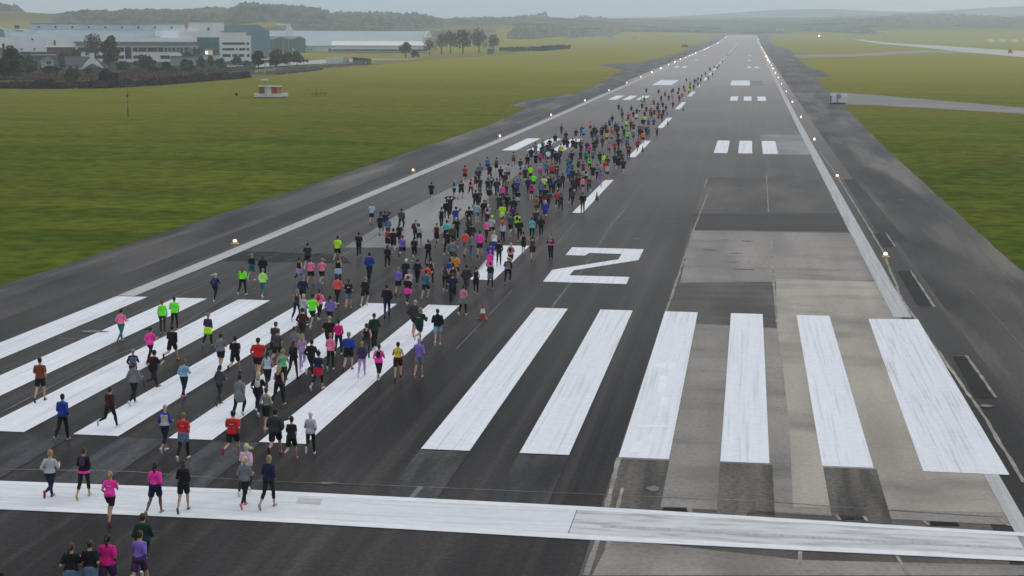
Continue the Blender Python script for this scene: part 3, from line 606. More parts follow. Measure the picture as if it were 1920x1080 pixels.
# the red and white equipment hut and its mast
b = Site('equipment_hut', 508, 183, 'red and white chequered airfield equipment hut on a white plinth', 'hut')
b.box('plinth', 477.5, 528, 175.6, 182, 0, 3.4, WHITEP); b.box('ramp', 528.2, 540, 175.2, 181, .4, 3, WHITEP)
for u0, u1, mt in ((486, 496.3, REDP), (496.3, 502.8, WHITEP), (502.8, 509, WHITEP), (509, 519.5, REDP), (519.5, 527.5, ORANGEP)): b.box('wall_panel', u0, u1, 163.2, 175.6, .3, 3.1, mt)
b.box('roof', 484.8, 528, 161.6, 163.2, .1, 3.3, WHITEP)
b.boxes('rail', [(u, u+.3, 171, 177, -.1, 0) for u in (484, 492, 520, 527)], GREYM)
b = Site('lattice_mast', 498, 183.5, 'slim lattice aerial mast with two white platforms beside the chequered hut', 'mast')
bm = bmesh.new(); W = 1.6*b.s
for sx in (-1, 1):
    for sy in (-1, 1): tube(bm, (sx*W, sy*W, 0), (sx*W*.45, sy*W*.45, b.Z(112)), .05, .04, 6)
for i in range(22):
    z0 = b.Z(183.5-3.2*i); z1 = b.Z(183.5-3.2*(i+1)); k0 = W*(1-.55*i/22)
    for a, c in (((-1, -1), (1, -1)), ((1, -1), (1, 1)), ((1, 1), (-1, 1)), ((-1, 1), (-1, -1))):
        tube(bm, (a[0]*k0, a[1]*k0, z0), (c[0]*k0, c[1]*k0, z1), .025, .025, 4)
obj('lattice', bm, GREYM, b.e)
b.box('platform', 490.5, 504, 148.8, 151, -.9, .9, WHITEP); b.box('platform', 491.5, 505.5, 110.8, 113.2, -.9, .9, WHITEP)
bm = bmesh.new(); tube(bm, (0, 0, b.Z(111)), (0, 0, b.Z(103)), .05, .02, 6); obj('aerial', bm, GREYM, b.e)
b = Site('marker_pole', 240, 219, 'slim pole with orange top standing alone on the left grass', 'pole')
bm = bmesh.new(); tube(bm, (0, 0, 0), (0, 0, b.Z(166)), .06, .045, 8); obj('pole', bm, surf('grey_green_post', (.06, .065, .055)), b.e)
b.box('base_post', 239.2, 241, 201, 219, -.12, .12, SLATE); b.box('box', 238.3, 241.8, 177, 182, -.2, .2, SLATE); b.box('orange_top', 238.8, 241.4, 166, 171.5, -.16, .16, surf('orange_marker', (.5, .2, .06)))
b = Site('black_box', 443.5, 180, 'small black equipment box alone on the grass', 'box')
b.box('case', 441.3, 445.6, 174.6, 179, -.3, .3, BLACK); b.box('lid', 441, 446, 174, 174.6, -.35, .35, SLATE); b.box('foot', 442.3, 444.6, 179, 180, -.15, .15, SLATE)
b = Site('post_frame', 597, 181, 'low frame of thin rusty posts on the grass right of the hut', 'frame')
bm = bmesh.new()
for i in range(12): tube(bm, (b.X(585+2.4*i), random.uniform(-1, 1), 0), (b.X(585+2.4*i), random.uniform(-1, 1), b.Z(random.uniform(172, 176))), .05, .05, 5)
tube(bm, (b.X(585), 0, b.Z(174.5)), (b.X(613), 0, b.Z(174.5)), .05, .05, 5)
tube(bm, (b.X(593.5), 0, 0), (b.X(593.5), 0, b.Z(164)), .06, .04, 5)
obj('posts', bm, surf('rusty_post', (.10, .075, .055)), b.e)
# the white unit on the side road
b = Site('mobile_unit', 1571, 194.5, 'white boxy airfield trailer unit parked on the side road', 'trailer')
W0, W1 = b.X(1556), b.X(1587.5)
b.box('body', 1559.5, 1587.5, 180, 192.2, 0, 2.3, WHITEP)
for u0, u1 in ((1556, 1567), (1575, 1588)): b.box('roof_cover', u0, u1, 176.6, 180, .1, 2.4, WHITEP)
b.prism('roof_hatch', [(b.X(1567.5), b.Z(180)), (b.X(1569), b.Z(177)), (b.X(1574), b.Z(176.8)), (b.X(1577.5), b.Z(182)), (b.X(1571), b.Z(185))], 'y', -.12, 1.8, surf('faded_grey_cover', (.25, .24, .26)))
b.box('end_frame', 1554.6, 1559.5, 179, 193, .4, 2.1, BLACK)
for u in (1555, 1557.6): b.box('end_post', u, u+.9, 178.6, 193.6, .1, .39, WHITEP)
b.box('undercarriage', 1561, 1585.5, 192.2, 193.6, .2, 2.1, BLACK)
for u in (1564, 1574, 1583):
    bm = bmesh.new(); tube(bm, (b.X(u), .15, b.Z(192.9)), (b.X(u), .45, b.Z(192.9)), 1.5*b.s, 1.5*b.s, 12); obj('wheel', bm, BLACK, b.e)
b.box('door', 1568.5, 1571.5, 183.5, 191.8, -.06, -.005, STONE); b.box('panel', 1577, 1585, 184.5, 186.5, -.05, -.004, CLADB)
# far vehicles
def vehicle(u, v, wd, body, label, cat, h=1.0, group=None):
    b = Site('parked_car' if cat == 'car' else 'works_vehicle', u, v, label, cat, group)
    s = b.s; L = wd*s
    bm = bmesh.new(); prism(bm, [(-L/2, .35), (L/2, .35), (L/2, .75*h), (L*.36, .85*h), (L*.22, 1.4*h), (-L*.3, 1.42*h), (-L*.46, .9*h), (-L/2, .85*h)], 'y', -.8, .8)
    obj('body', bm, body, b.e)
    bm = bmesh.new(); prism(bm, [(L*.31, .9*h), (L*.19, 1.33*h), (-L*.27, 1.34*h), (-L*.38, .92*h)], 'y', -.83, .83); obj('window', bm, GLASS, b.e)
    for k in (-.3, .3):
        for y in (-.75, .6):
            bm = bmesh.new(); tube(bm, (L*k, y, .33), (L*k, y+.15, .33), .33, .33, 10); obj('wheel', bm, BLACK, b.e)
    return b
cars = 'cars parked by the white offices'
vehicle(434, 127, 17, WHITEP, 'white parked car nearest the hedge end, left of the dark van', 'car', group=cars)
vehicle(449, 126, 14, surf('silver_paint', (.42, .43, .45), rough=.3), 'silver parked car beside the white car by the offices', 'car', group=cars)
vehicle(463, 123, 14, surf('navy_paint', (.02, .03, .07), rough=.3), 'dark blue parked van between the white offices and the trees', 'van', 1.6, cars)
vehicle(512, 124, 14, surf('navy_paint', (.02, .03, .07), rough=.3), 'dark blue parked car under the reddish trees', 'car', group=cars)
vehicle(540, 121, 13, WHITEP, 'white parked car behind the row of reddish trees', 'car', group=cars)
vehicle(573, 117, 12, surf('black_paint', (.02, .02, .022), rough=.3), 'black parked car beyond the fence right of the trees', 'car', group=cars)
vehicle(1284, 89, 14, surf('works_brown', (.16, .09, .045)), 'brown works vehicle parked at the far left runway verge', 'vehicle', 1.8)
vehicle(1894, 100, 8, surf('works_red', (.4, .07, .05)), 'red works vehicle on the pale taxiway at far right', 'vehicle', 1.9)
# open white shelters at the far right
for i, (u, k) in enumerate(zip((1857, 1880, 1902, 1926), ('leftmost of the four white swept roof shelters by the far taxiway', 'second from the left of the four white swept roof shelters', 'third from the left of the four white swept roof shelters', 'rightmost white swept roof shelter, cut by the photo edge'))):
    b = Site('roof_shelter', u, 84, k, 'shelter', 'white swept roof shelters')
    b.prism('roof', [(b.X(u-8), b.Z(74)), (b.X(u+4), b.Z(74.4)), (b.X(u+6), b.Z(77)), (b.X(u+1), b.Z(80.3)), (b.X(u-1.5), b.Z(79.6))], 'y', -3, 9, surf('bright_white_sheet', (.86, .86, .83)))
    b.box('post', u-1.2, u+.6, 80, 84, 1, 4, STONE)
# far houses
far = 'small white houses in the far fields'
for u, v, wd, h, k in ((1040, 36, 5, 3, 'on the wooded skyline left of the runway end'), (1190, 37, 7, 3, 'on the skyline right of the tree clumps'), (943, 49, 6, 4, 'on the slope above the leafless trees'), (1463, 57, 14, 3.2, 'right of the runway end'), (1612, 61, 10, 3, 'left of three beyond the pale taxiway'), (1638, 60, 9, 3, 'middle of three beyond the pale taxiway'), (1780, 65, 7, 3, 'alone in the far right fields'), (1655, 62, 20, 2.6, 'longest of three beyond the pale taxiway'), (1145, 71, 12, 3.5, 'beside the scrub below the left fields'), (1190, 72, 9, 2.5, 'right of the scrub below the left fields'), (118, 42, 5, 3, 'on the hill above the long hangar')):
    d = ray(u, v); r = 1500.0
    while r < 5200:      # first place along that line of sight where the hill rises to it
        q = CAMP+d*(r/math.hypot(d.x, d.y))
        if q.z <= T(q.x, q.y): break
        r += 20
    s = mpp(q); e = empty('far_house', (q.x, q.y, T(q.x, q.y)-.3), -math.atan2(d.x, d.y)); tag(e, 'small white house '+k, 'house', far)
    L = wd*s; H = h*s
    obj('wall', box(-L/2, L/2, 0, 8, -2, H*.6), surf('far_wall', (.55, .55, .54)), e)
    bm = bmesh.new(); prism(bm, [(-.4, H*.6), (4, H), (8.4, H*.6)], 'x', -L/2-.3, L/2+.3); obj('roof', bm, STONE if u > 1300 else SLATE, e)
    obj('window', box(-L*.2, L*.2, -.1, -.02, H*.2, H*.4), GLASS, e)

# ------------------------------------------------------------------ runway edge lights
LAMP = glow('edge_lamp_glow', (1.0, .50, .20), 2.6)
LAMPW = glow('edge_lamp_glow_far', (1.0, .64, .38), 190)
LAMPM = glow('edge_lamp_glow_mid', (1.0, .56, .26), 28)
YEL = surf('edge_light_yellow', (.45, .36, .12), rough=.5)
def ordinal(n):
    o1 = ['', 'first', 'second', 'third', 'fourth', 'fifth', 'sixth', 'seventh', 'eighth', 'ninth', 'tenth', 'eleventh', 'twelfth', 'thirteenth', 'fourteenth', 'fifteenth', 'sixteenth', 'seventeenth', 'eighteenth', 'nineteenth']
    if n < 20: return o1[n]
    t = {2: ('twenty', 'twentieth'), 3: ('thirty', 'thirtieth'), 4: ('forty', 'fortieth')}[n//10]
    return t[1] if n % 10 == 0 else t[0]+'-'+o1[n % 10]
def edge_light_proto():
    e = empty('runway_edge_light', (0, 0, 0))
    bm = bmesh.new(); tube(bm, (0, 0, 0), (0, 0, .05), .30, .26, 16); obj('base_plate', bm, YEL, e)
    bm = bmesh.new(); tube(bm, (0, 0, .05), (0, 0, .09), .07, .07, 10); obj('stem', bm, YEL, e)
    bm = bmesh.new(); tube(bm, (0, 0, .09), (0, 0, .12), .12, .13, 12); obj('collar', bm, GREYM, e)
    bm = bmesh.new(); loft(bm, [((0, 0, .12), (.13, 0, 0), (0, .13, 0)), ((0, 0, .20), (.145, 0, 0), (0, .145, 0)), ((0, 0, .28), (.11, 0, 0), (0, .11, 0)), ((0, 0, .32), (.05, 0, 0), (0, .05, 0))]); obj('lamp', bm, LAMP, e, True)
    return e
proto = edge_light_proto(); kids = list(proto.children)
first = True
for side, x, yy in (('left', -22.75, 53.3), ('right', 22.9, 54.0)):
    for k in range(41):
        y = yy+60*k
        if y > 2480: break
        if first: e = proto; ch = kids; first = False
        else:
            e = proto.copy(); C.objects.link(e); ch = []
            for c_ in kids: d = c_.copy(); C.objects.link(d); d.parent = e; ch.append(d)
        e.location = (x, y, P(y)-.01 if abs(x) < 24.4 else P(y))
        if y > 150:
            l = ch[-1]; l.material_slots[0].link = 'OBJECT'; l.material_slots[0].material = LAMPW if y > 500 else LAMPM
        tag(e, '%s lit edge light from the near end along the %s runway edge' % (ordinal(k+1), side), 'runway light', 'lit runway edge lights')
b = Site('field_lamp', 1536, 69, 'single bright lamp on a post in the far right grass', 'lamp')
bm = bmesh.new(); tube(bm, (0, 0, 0), (0, 0, 1.2), .06, .05, 8); obj('post', bm, GREYM, b.e)
bm = bmesh.new(); ell(bm, (0, 0, 1.5), .35, .35, .35); obj('lamp', bm, LAMPW, b.e, True)

# ------------------------------------------------------------------ traffic cones
def cone(u, v, h, cols, label, group=None):
    p = at(u, v); e = empty('traffic_cone', p); tag(e, label, 'cone', group)
    b = h*.21
    bm = bmesh.new()
    prism(bm, [(-b*1.35, -b*1.1), (-b*1.1, -b*1.35), (b*1.1, -b*1.35), (b*1.35, -b*1.1), (b*1.35, b*1.1), (b*1.1, b*1.35), (-b*1.1, b*1.35), (-b*1.35, b*1.1)], 'z', .0, h*.055)
    obj('base', bm, cols[0], e)
    bm = bmesh.new(); z0 = h*.055; rr = lambda t: b*(1-t)+h*.03*t
    for a, c in ((0, .34), (.62, 1.0)): tube(bm, (0, 0, z0+(h-z0)*a), (0, 0, z0+(h-z0)*c), rr(a), rr(c), 16)
    obj('body', bm, cols[1], e)
    bm = bmesh.new(); tube(bm, (0, 0, z0+(h-z0)*.34), (0, 0, z0+(h-z0)*.62), rr(.34)*1.01, rr(.62)*1.01, 16); obj('reflective_sleeve', bm, cols[2], e)
CRED = surf('cone_red', (.22, .03, .018), rough=.6); CDARK = surf('cone_dark', (.045, .042, .045), rough=.7)
cone(905, 599, .92, (CRED, CRED, surf('cone_sleeve', (.62, .60, .60))), 'red traffic cone with white sleeve on the dark tarmac right of the runners')
GC = 'dark cones along the centre line'
for u, v, k in ((1119, 375, 'nearest'), (1205, 284, 'second'), (1252, 234, 'third'), (1281, 207, 'fourth')):
    cone(u, v, .75, (CDARK, CDARK, surf('cone_grey', (.08, .08, .085))), 'dark traffic cone standing on the %s centre line dash%s' % (k, '' if k == 'nearest' else ' from the front'), GC)
# ------------------------------------------------------------------ trees, bushes, hedges
def leafm(n, a, b): return surf(n, a, b, (1, 1, 1), .35, 3, .9, spec=.1, fine=.25, finesc=1.1)
L_OLIVE = leafm('olive_brown_leaves', (.042, .044, .022), (.125, .108, .05))
L_ORANGE = leafm('autumn_orange_leaves', (.045, .03, .015), (.17, .095, .035))
L_GREEN = leafm('dark_green_leaves', (.024, .038, .018), (.075, .095, .036))
L_RED = leafm('reddish_brown_leaves', (.045, .026, .018), (.15, .078, .045))
L_DARK = leafm('blackish_leaves', (.028, .028, .021), (.07, .066, .042))
L_YEL = leafm('yellowish_leaves', (.06, .055, .02), (.10, .085, .03))
L_GREY = leafm('bare_grey_twigs', (.09, .08, .07), (.15, .13, .11))
L_BROWN = leafm('bare_brown_twigs', (.085, .066, .052), (.14, .11, .085))
BARK = surf('bark', (.04, .034, .028), (.07, .06, .05), (1, 1, .3), 3.0, 4, .9)
def leaves(vs, fs, c, rx, ry, rz, n, size, rnd, hollow=.55):
    for _ in range(n):
        while True:
            x, y, z = rnd.uniform(-1, 1), rnd.uniform(-1, 1), rnd.uniform(-1, 1)
            q = x*x+y*y+z*z
            if hollow*hollow*rnd.random() < q < 1: break
        p = Vector((c[0]+x*rx, c[1]+y*ry, c[2]+z*rz))
        a = Vector((rnd.gauss(0, 1), rnd.gauss(0, 1), rnd.gauss(0, 1))).normalized(); b = a.orthogonal().normalized()
        s = size*rnd.uniform(.6, 1.3); k = len(vs)
        vs += [tuple(p+a*s), tuple(p+b*s*.55), tuple(p-a*s), tuple(p-b*s*.55)]; fs.append((k, k+1, k+2, k+3))
def plant(name, u, v, vtop, hw, mt, label, cat='tree', dens=1.0, trunk=.22, size=1.0, group=None, clumps=None):
    p = at(u, v); s = mpp(p); p.z = T(p.x, p.y)
    H, W = (v-vtop)*s, hw*s
    rnd = random.Random(int(u*13+v*7)); e = empty(name, p, rnd.uniform(0, 6)); tag(e, label, cat, group)
    vs, fs = [], []; nc = clumps or (16 if cat == 'tree' else 9)
    bm = bmesh.new(); tz = H*trunk
    r0 = max(.12, H*.028)
    if cat == 'tree':
        tube(bm, (0, 0, -.3), (0, 0, tz), r0*1.25, r0, 8); tube(bm, (0, 0, tz), (rnd.uniform(-.1, .1)*W, rnd.uniform(-.1, .1)*W, H*.8), r0, r0*.3, 7)
    for i in range(nc):
        t = (i+.5)/nc
        z = tz+(H-tz)*(.10+.80*t); a = i*2.4+rnd.uniform(-.5, .5)
        prof = math.sin(math.pi*min(1, .22+t*.74))**.7
        rad = W*prof*rnd.uniform(.35, .72)
        c = Vector((math.cos(a)*rad, math.sin(a)*rad, z))
        cr = W*rnd.uniform(.30, .46); cz = min(cr*.85, (H-tz)*.22)
        if cat == 'tree': tube(bm, (0, 0, tz+(z-tz)*rnd.uniform(.2, .6)), c, r0*.45, r0*.12, 5)
        leaves(vs, fs, c, cr, cr, cz, int(95*dens), .055*math.sqrt(W*H)*size*1.1+.1, rnd)
    leaves(vs, fs, (0, 0, tz+(H-tz)*.5), W*.6, W*.6, (H-tz)*.42, int(260*dens), .06*math.sqrt(W*H)*size+.1, rnd, .2)
    zb = min(q[2] for q in vs)
    obj('crown' if cat == 'tree' else 'foliage', (vs, fs), mt, e)
    if cat == 'tree': obj('trunk', bm, BARK, e)
    else:
        for i in range(5): tube(bm, (0, 0, -.2), (rnd.uniform(-.5, .5)*W, rnd.uniform(-.5, .5)*W, H*.6), .06, .03, 5)
        obj('stem', bm, BARK, e)
    return e
GT, GB, GW, GF = 'trees around the cottages', 'bushes and hedge shrubs by the cottages', 'leafless trees by the pale hangar', 'reddish trees by the offices'
plant('broadleaf_tree', 24, 149, 88, 25, L_OLIVE, 'big dark olive tree left of the cream house', 'tree', 1.5, .12, group=GT)
plant('broadleaf_tree', 4, 148, 112, 18, L_DARK, 'dark low tree at the left photo edge under the big olive tree', 'tree', 1.2, .1, group=GT)
plant('bush', 56, 140, 104, 17, L_OLIVE, 'tall olive bush between the big tree and the cream house', 'bush', 1.6, .0, group=GB)
plant('bare_tree', 176, 126, 64, 23, L_GREY, 'tall nearly bare tree rising behind the white cottage', 'tree', .28, .3, .7, GT, 26)
plant('broadleaf_tree', 207, 127, 68, 19, L_ORANGE, 'dense rusty brown tree right of the cottage chimney', 'tree', 1.5, .1, group=GT)
plant('bush', 121, 126, 96, 14, L_GREEN, 'dark green bush behind the cottage roof on its left', 'bush', 1.3, 0, group=GB)
plant('bush', 145, 122, 92, 14, L_YEL, 'yellowish bush behind the cottage roof', 'bush', 1.1, 0, group=GB)
plant('bush', 136, 153, 128, 17, L_YEL, 'yellow brown round bush in the rough strip before the cottage', 'bush', 1.6, 0, group=GB)
plant('bush', 201, 154, 130, 22, L_DARK, 'very dark round bush in the rough strip right of the cottage', 'bush', 2, 0, group=GB)
plant('bush', 168, 137, 127, 16, L_GREEN, 'low green bush in front of the cottage porch', 'bush', 1.2, 0, group=GB)
plant('bush', 95, 138, 124, 22, L_GREEN, 'low green hedge bush before the cream house', 'bush', 1.2, 0, group=GB)
plant('bush', 232, 131, 115, 17, L_GREEN, 'dark green bush right of the rusty brown tree', 'bush', 1.4, 0, group=GB)
plant('bush', 274, 130, 104, 24, L_RED, 'large reddish bush before the long office wing', 'bush', 1.5, 0, group=GB)
plant('bush', 312, 130, 116, 13, L_GREEN, 'round green bush right of the large reddish bush', 'bush', 1.4, 0, group=GB)
plant('bush', 350, 133, 112, 17, L_GREEN, 'dark green bush before the grey stone house', 'bush', 1.5, 0, group=GB)
for u, k in ((255, 'left end'), (290, 'left middle'), (325, 'right middle'), (358, 'right end')): plant('bush', u, 139, 127, 20, L_GREEN, 'low dark green hedge shrub at the %s of the hedge line' % k, 'bush', 1.3, 0, group=GB)
plant('bush', 377, 127, 104, 10, L_RED, 'rusty bush right of the grey stone house', 'bush', 1, 0, group=GB)
plant('bush', 395, 125, 103, 9, L_BROWN, 'brown bush before the lit entrance', 'bush', 1, 0, group=GB)
plant('bush', 413, 127, 110, 12, L_GREEN, 'green bush right of the lit entrance', 'bush', 1.2, 0, group=GB)
plant('bush', 444, 124, 107, 13, L_DARK, 'dark bush before the white office block', 'bush', 1.2, 0, group=GB)
plant('broadleaf_tree', 485, 128, 96, 15, L_GREEN, 'green tree at the left end of the reddish tree row', 'tree', 1.5, .22, group=GF)
plant('broadleaf_tree', 519, 126, 95, 18, L_RED, 'widest reddish brown tree in the row by the aerial mast', 'tree', 1.6, .22, group=GF)
plant('broadleaf_tree', 540, 123, 99, 13, L_RED, 'smaller reddish tree right of the widest one', 'tree', 1.4, .22, group=GF)
plant('broadleaf_tree', 557, 122, 98, 14, L_OLIVE, 'olive tree at the right end of the reddish tree row', 'tree', 1.5, .22, group=GF)
plant('bare_tree', 761, 109, 80, 13, L_GREEN, 'small dark tree with crooked trunk before the low white shed', 'tree', .6, .35, .8, GW)
plant('bush', 778, 108, 95, 10, L_OLIVE, 'olive bush beside the small dark tree', 'bush', 1, 0, group=GW)
plant('bare_tree', 806, 104, 72, 19, L_BROWN, 'leafless tree below the white pointed gable', 'tree', .45, .28, .8, GW)
plant('bare_tree', 828, 102, 62, 14, L_BROWN, 'slim leafless tree right of the white gable', 'tree', .35, .3, .8, GW)
plant('bare_tree', 845, 99, 60, 17, L_BROWN, 'leafless tree left of the largest leafless crown', 'tree', .4, .3, .8, GW)
plant('bare_tree', 868, 101, 56, 23, L_BROWN, 'largest round leafless tree right of the pale hangar', 'tree', .6, .25, .8, GW)
plant('bare_tree', 898, 99, 55, 20, L_BROWN, 'broad leafless tree second from the right end of the row', 'tree', .55, .25, .8, GW)
plant('bare_tree', 926, 96, 65, 15, L_BROWN, 'rightmost leafless tree of the row by the fence', 'tree', .45, .25, .8, GW)
def strip_leaves(name, pts, h, depth, n, mt, label, cat, size=.5, kind=None, group=None):
    """hedge or rough strip along ground pixels"""
    rnd = random.Random(len(pts)*31+n)
    W = [at(u, v) for u, v in pts]; vs, fs = [], []
    tot = sum((b-a).length for a, b in zip(W, W[1:]))
    for a, b in zip(W, W[1:]):
        L = (b-a).length; m = int(n*L/tot); d = (b-a).normalized(); q = Vector((-d.y, d.x, 0))
        if q.y < 0: q = -q
        for _ in range(m):
            t = rnd.random(); hh = h*(.75+.5*mnoise.noise(Vector((t*L/6, a.x/50, 0))))
            c = a.lerp(b, t)+q*rnd.random()*depth; z = rnd.random()**.8*hh
            c.z = T(c.x, c.y)+z
            A = Vector((rnd.gauss(0, .6), rnd.gauss(0, .6), rnd.gauss(0, 1))).normalized(); B = A.orthogonal().normalized(); s = size*rnd.uniform(.5, 1.3); k = len(vs)
            vs += [tuple(c+A*s), tuple(c+B*s*.5), tuple(c-A*s), tuple(c-B*s*.5)]; fs.append((k, k+1, k+2, k+3))
    o = obj(name, (vs, fs), mt); tag(o, label, cat, group, kind); return o
strip_leaves('hedge', [(-20, 166), (100, 166.5), (200, 165.5), (300, 160), (400, 151.5), (470, 146)], 2.4, 2.0, 9000, leafm('dark_hedge_twigs', (.042, .032, .028), (.085, .064, .054)), 'long dark twiggy hedge along the far edge of the left grass', 'hedge', .55)
strip_leaves('rough_vegetation', [(-20, 150), (100, 150.5), (230, 149), (330, 146), (440, 139), (475, 136)], 1.1, 26, 9000, leafm('rough_russet_grass', (.085, .05, .028), (.15, .09, .05)), None, None, .7, 'stuff')
strip_leaves('scrub', [(470, 140), (560, 131), (640, 125), (700, 121.5)], .8, 10, 2500, leafm('grey_brown_scrub', (.07, .062, .055), (.10, .09, .075)), None, None, .5, 'stuff')
strip_leaves('hedge', [(955, 97), (1020, 95.5), (1071, 91.5)], 3.5, 10, 2200, leafm('dark_bank_twigs', (.035, .033, .026), (.06, .055, .042)), 'dark low hedge bank standing alone on the grass left of the runway', 'hedge', 1.0)
strip_leaves('hedge', [(1072, 91), (1071, 91.4)], 1, 1, 2, L_DARK, 'dark twig at the tip of the low hedge bank', 'hedge', .5) if False else None
# perimeter fence: posts and grey mesh
fp = [(430, 148.5), (480, 144.5), (560, 135.5), (640, 127), (720, 120), (800, 113), (880, 106.5), (960, 100.5)]
W = [at(u, v) for u, v in fp]
e = empty('perimeter_fence', W[0]); tag(e, 'grey mesh perimeter fence running past the trees along the far grass', 'fence')
bm = bmesh.new(); rails = bmesh.new(); mesh = bmesh.new()
for a, b in zip(W, W[1:]):
    L = (b-a).length; n = int(L/3.2)
    for i in range(n):
        q = a.lerp(b, i/n); q.z = P(q.y); r = q-W[0]
        tube(bm, r, r+Vector((0, 0, 2.5)), .06, .06, 5)
    for z in (.3, .6, .9, 1.2, 1.5, 1.8, 2.1, 2.4): tube(rails, a-W[0]+Vector((0, 0, z)), b-W[0]+Vector((0, 0, z)), .055, .055, 4)
FENCEM = surf('fence_grey_wire', (.12, .115, .115), (.16, .155, .15), rough=.7)
obj('post', bm, FENCEM, e).__setitem__('kind', 'stuff'); obj('wire_mesh', rails, FENCEM, e)
# far woods: bumpy canopies on the hills, each one mass
def wood(u0, u1, f0, f1, hgt, mt, du=2.0, dens=26):
    vs, fs = [], []; n = int((u1-u0)/du)+1
    rnd = random.Random(int(u0)); 
    for i in range(n+1):
        u = u0+(u1-u0)*i/n; rc, r0 = lin(RC, u), lin(R0, u)
        edge = min(1, 6*min(i, n-i)/n+.15)
        for j in range(dens+1):
            t = f0+(f1-f0)*j/dens; r = r0+(rc-r0)*t
            d = ray(u, 300); k = r/math.hypot(d.x, d.y); x, y = CAMP.x+d.x*k, CAMP.y+d.y*k
            e2 = edge*min(1, .3+6*min(j, dens-j)/dens)
            nz = mnoise.noise(Vector((x/11, y/16, 5)))*.5+mnoise.noise(Vector((x/5, y/8, 1)))*.3+mnoise.noise(Vector((x/70, y/90, 9)))*.55
            gap = 1 if mnoise.noise(Vector((x/55, y/75, 2))) > -.42 else .1
            vs.append((x, y, T(x, y)-.6+max(.0, hgt*(.7+1.25*nz)*e2*gap)))
    m = dens+1
    for i in range(n):
        for j in range(dens): fs.append((i*m+j, (i+1)*m+j, (i+1)*m+j+1, i*m+j+1))
    return tag(obj('woodland', (vs, fs), mt), kind='stuff')
def woodm(n, a, b, c): return surf(n, a, b, (.05, .03, .05), 1.0, 6, .95, c, (.012, .012, .03), 1.0, spec=.05, fine=.35, finesc=.22)
WD1 = woodm('autumn_wood', (.032, .028, .021), (.13, .098, .070), (.055, .07, .036))
WD2 = woodm('conifer_wood', (.022, .028, .020), (.085, .085, .062), (.08, .066, .048))
WD3 = woodm('grey_scrub_wood', (.075, .068, .052), (.15, .13, .10), (.09, .10, .055))
wood(108, 452, .45, 1.03, 8, WD1); wood(428, 640, .42, 1.03, 9, WD2); wood(600, 850, .40, 1.02, 8, WD1); wood(-60, 62, .86, 1.03, 13, WD2, 2.5)
wood(830, 1010, .5, 1.02, 7, WD1); wood(500, 930, .10, .34, 6, WD3, 2.5); wood(972, 1030, .97, 1.04, 17, WD2)
wood(1078, 1132, .97, 1.03, 10, WD2); wood(1040, 1250, .985, 1.02, 6, WD2); wood(950, 1070, .10, .26, 9, WD3); wood(1062, 1160, .05, .18, 7, WD3)
wood(1240, 1520, .985, 1.02, 5, WD2); wood(1500, 1960, .82, 1.02, 6, WD2, 3); wood(1560, 1960, .28, .50, 7, WD3, 3); wood(1620, 1960, .55, .7, 7, WD3, 3)
wood(1300, 1480, .04, .10, 5, WD3, 3); wood(1480, 1640, .10, .2, 5, WD3, 3)
# hedge lines between the fields on the slope beyond the runway
def hedgeline(u0, f0, u1, f1, h=4):
    vs, fs = [], []; n = 60
    for i in range(n+1):
        u = u0+(u1-u0)*i/n; f = f0+(f1-f0)*i/n; r = lin(R0, u)*(1-f)+lin(RC, u)*f
        d = ray(u, 300); k = r/math.hypot(d.x, d.y); x, y = CAMP.x+d.x*k, CAMP.y+d.y*k; z = T(x, y)-.5
        hh = h*(.7+.7*mnoise.noise(Vector((i*.9, u0, 0))))
        vs += [(x, y-3, z), (x, y-1.5, z+max(.5, hh)), (x, y+1.5, z+max(.5, hh)), (x, y+3, z)]
    for i in range(n):
        for j in range(3): fs.append((4*i+j, 4*i+4+j, 4*i+5+j, 4*i+1+j))
    tag(obj('far_hedge', (vs, fs), WD2), kind='stuff')
for a in ((1000, .62, 1380, .16), (960, .3, 1400, .1), (975, .8, 1190, .7), (1180, .72, 1420, .52), (1400, .35, 1640, .62), (1480, .3, 1920, .4), (960, .46, 1080, .36), (1620, .5, 1920, .62), (1100, .15, 1420, .03)): hedgeline(*a)
# far pale ridges
def ridge(name, r, tops, mt, depth=600):
    vs, fs = [], []; n = 220; u0, u1 = tops[0][0], tops[-1][0]
    for i in range(n+1):
        u = u0+(u1-u0)*i/n; d = ray(u, 300); q = math.hypot(d.x, d.y)
        for rr, hf in ((r-depth, 0), (r-depth*.5, .62), (r, 1), (r+depth, 0)):
            x, y = CAMP.x+d.x/q*rr, CAMP.y+d.y/q*rr
            z = zfor(u, lin(tops, u), r)+mnoise.noise(Vector((x/500, y/500, 0)))*10*(r/9000)
            vs.append((x, y, 5+(z-5)*hf))
    for i in range(n):
        for j in range(3): fs.append((4*i+j, 4*i+4+j, 4*i+5+j, 4*i+1+j))
    tag(obj(name, (vs, fs), mt, smooth=True), kind='structure')
RIDGE = surf('far_hill', (.05, .06, .035), (.09, .085, .055), (.004, .004, .004), 1.0, 4, .95, spec=.05)
ridge('far_hills', 6100, [(1150, 34), (1250, 29), (1330, 25), (1440, 20), (1540, 18), (1620, 20), (1700, 22), (1760, 19), (1840, 14), (1920, 11), (2100, 8), (2400, 12)], RIDGE)
ridge('far_hills', 5300, [(900, 40), (1050, 36), (1240, 33.5), (1400, 32), (1600, 31.5), (1750, 29), (1920, 27), (2200, 26)], RIDGE, 500)
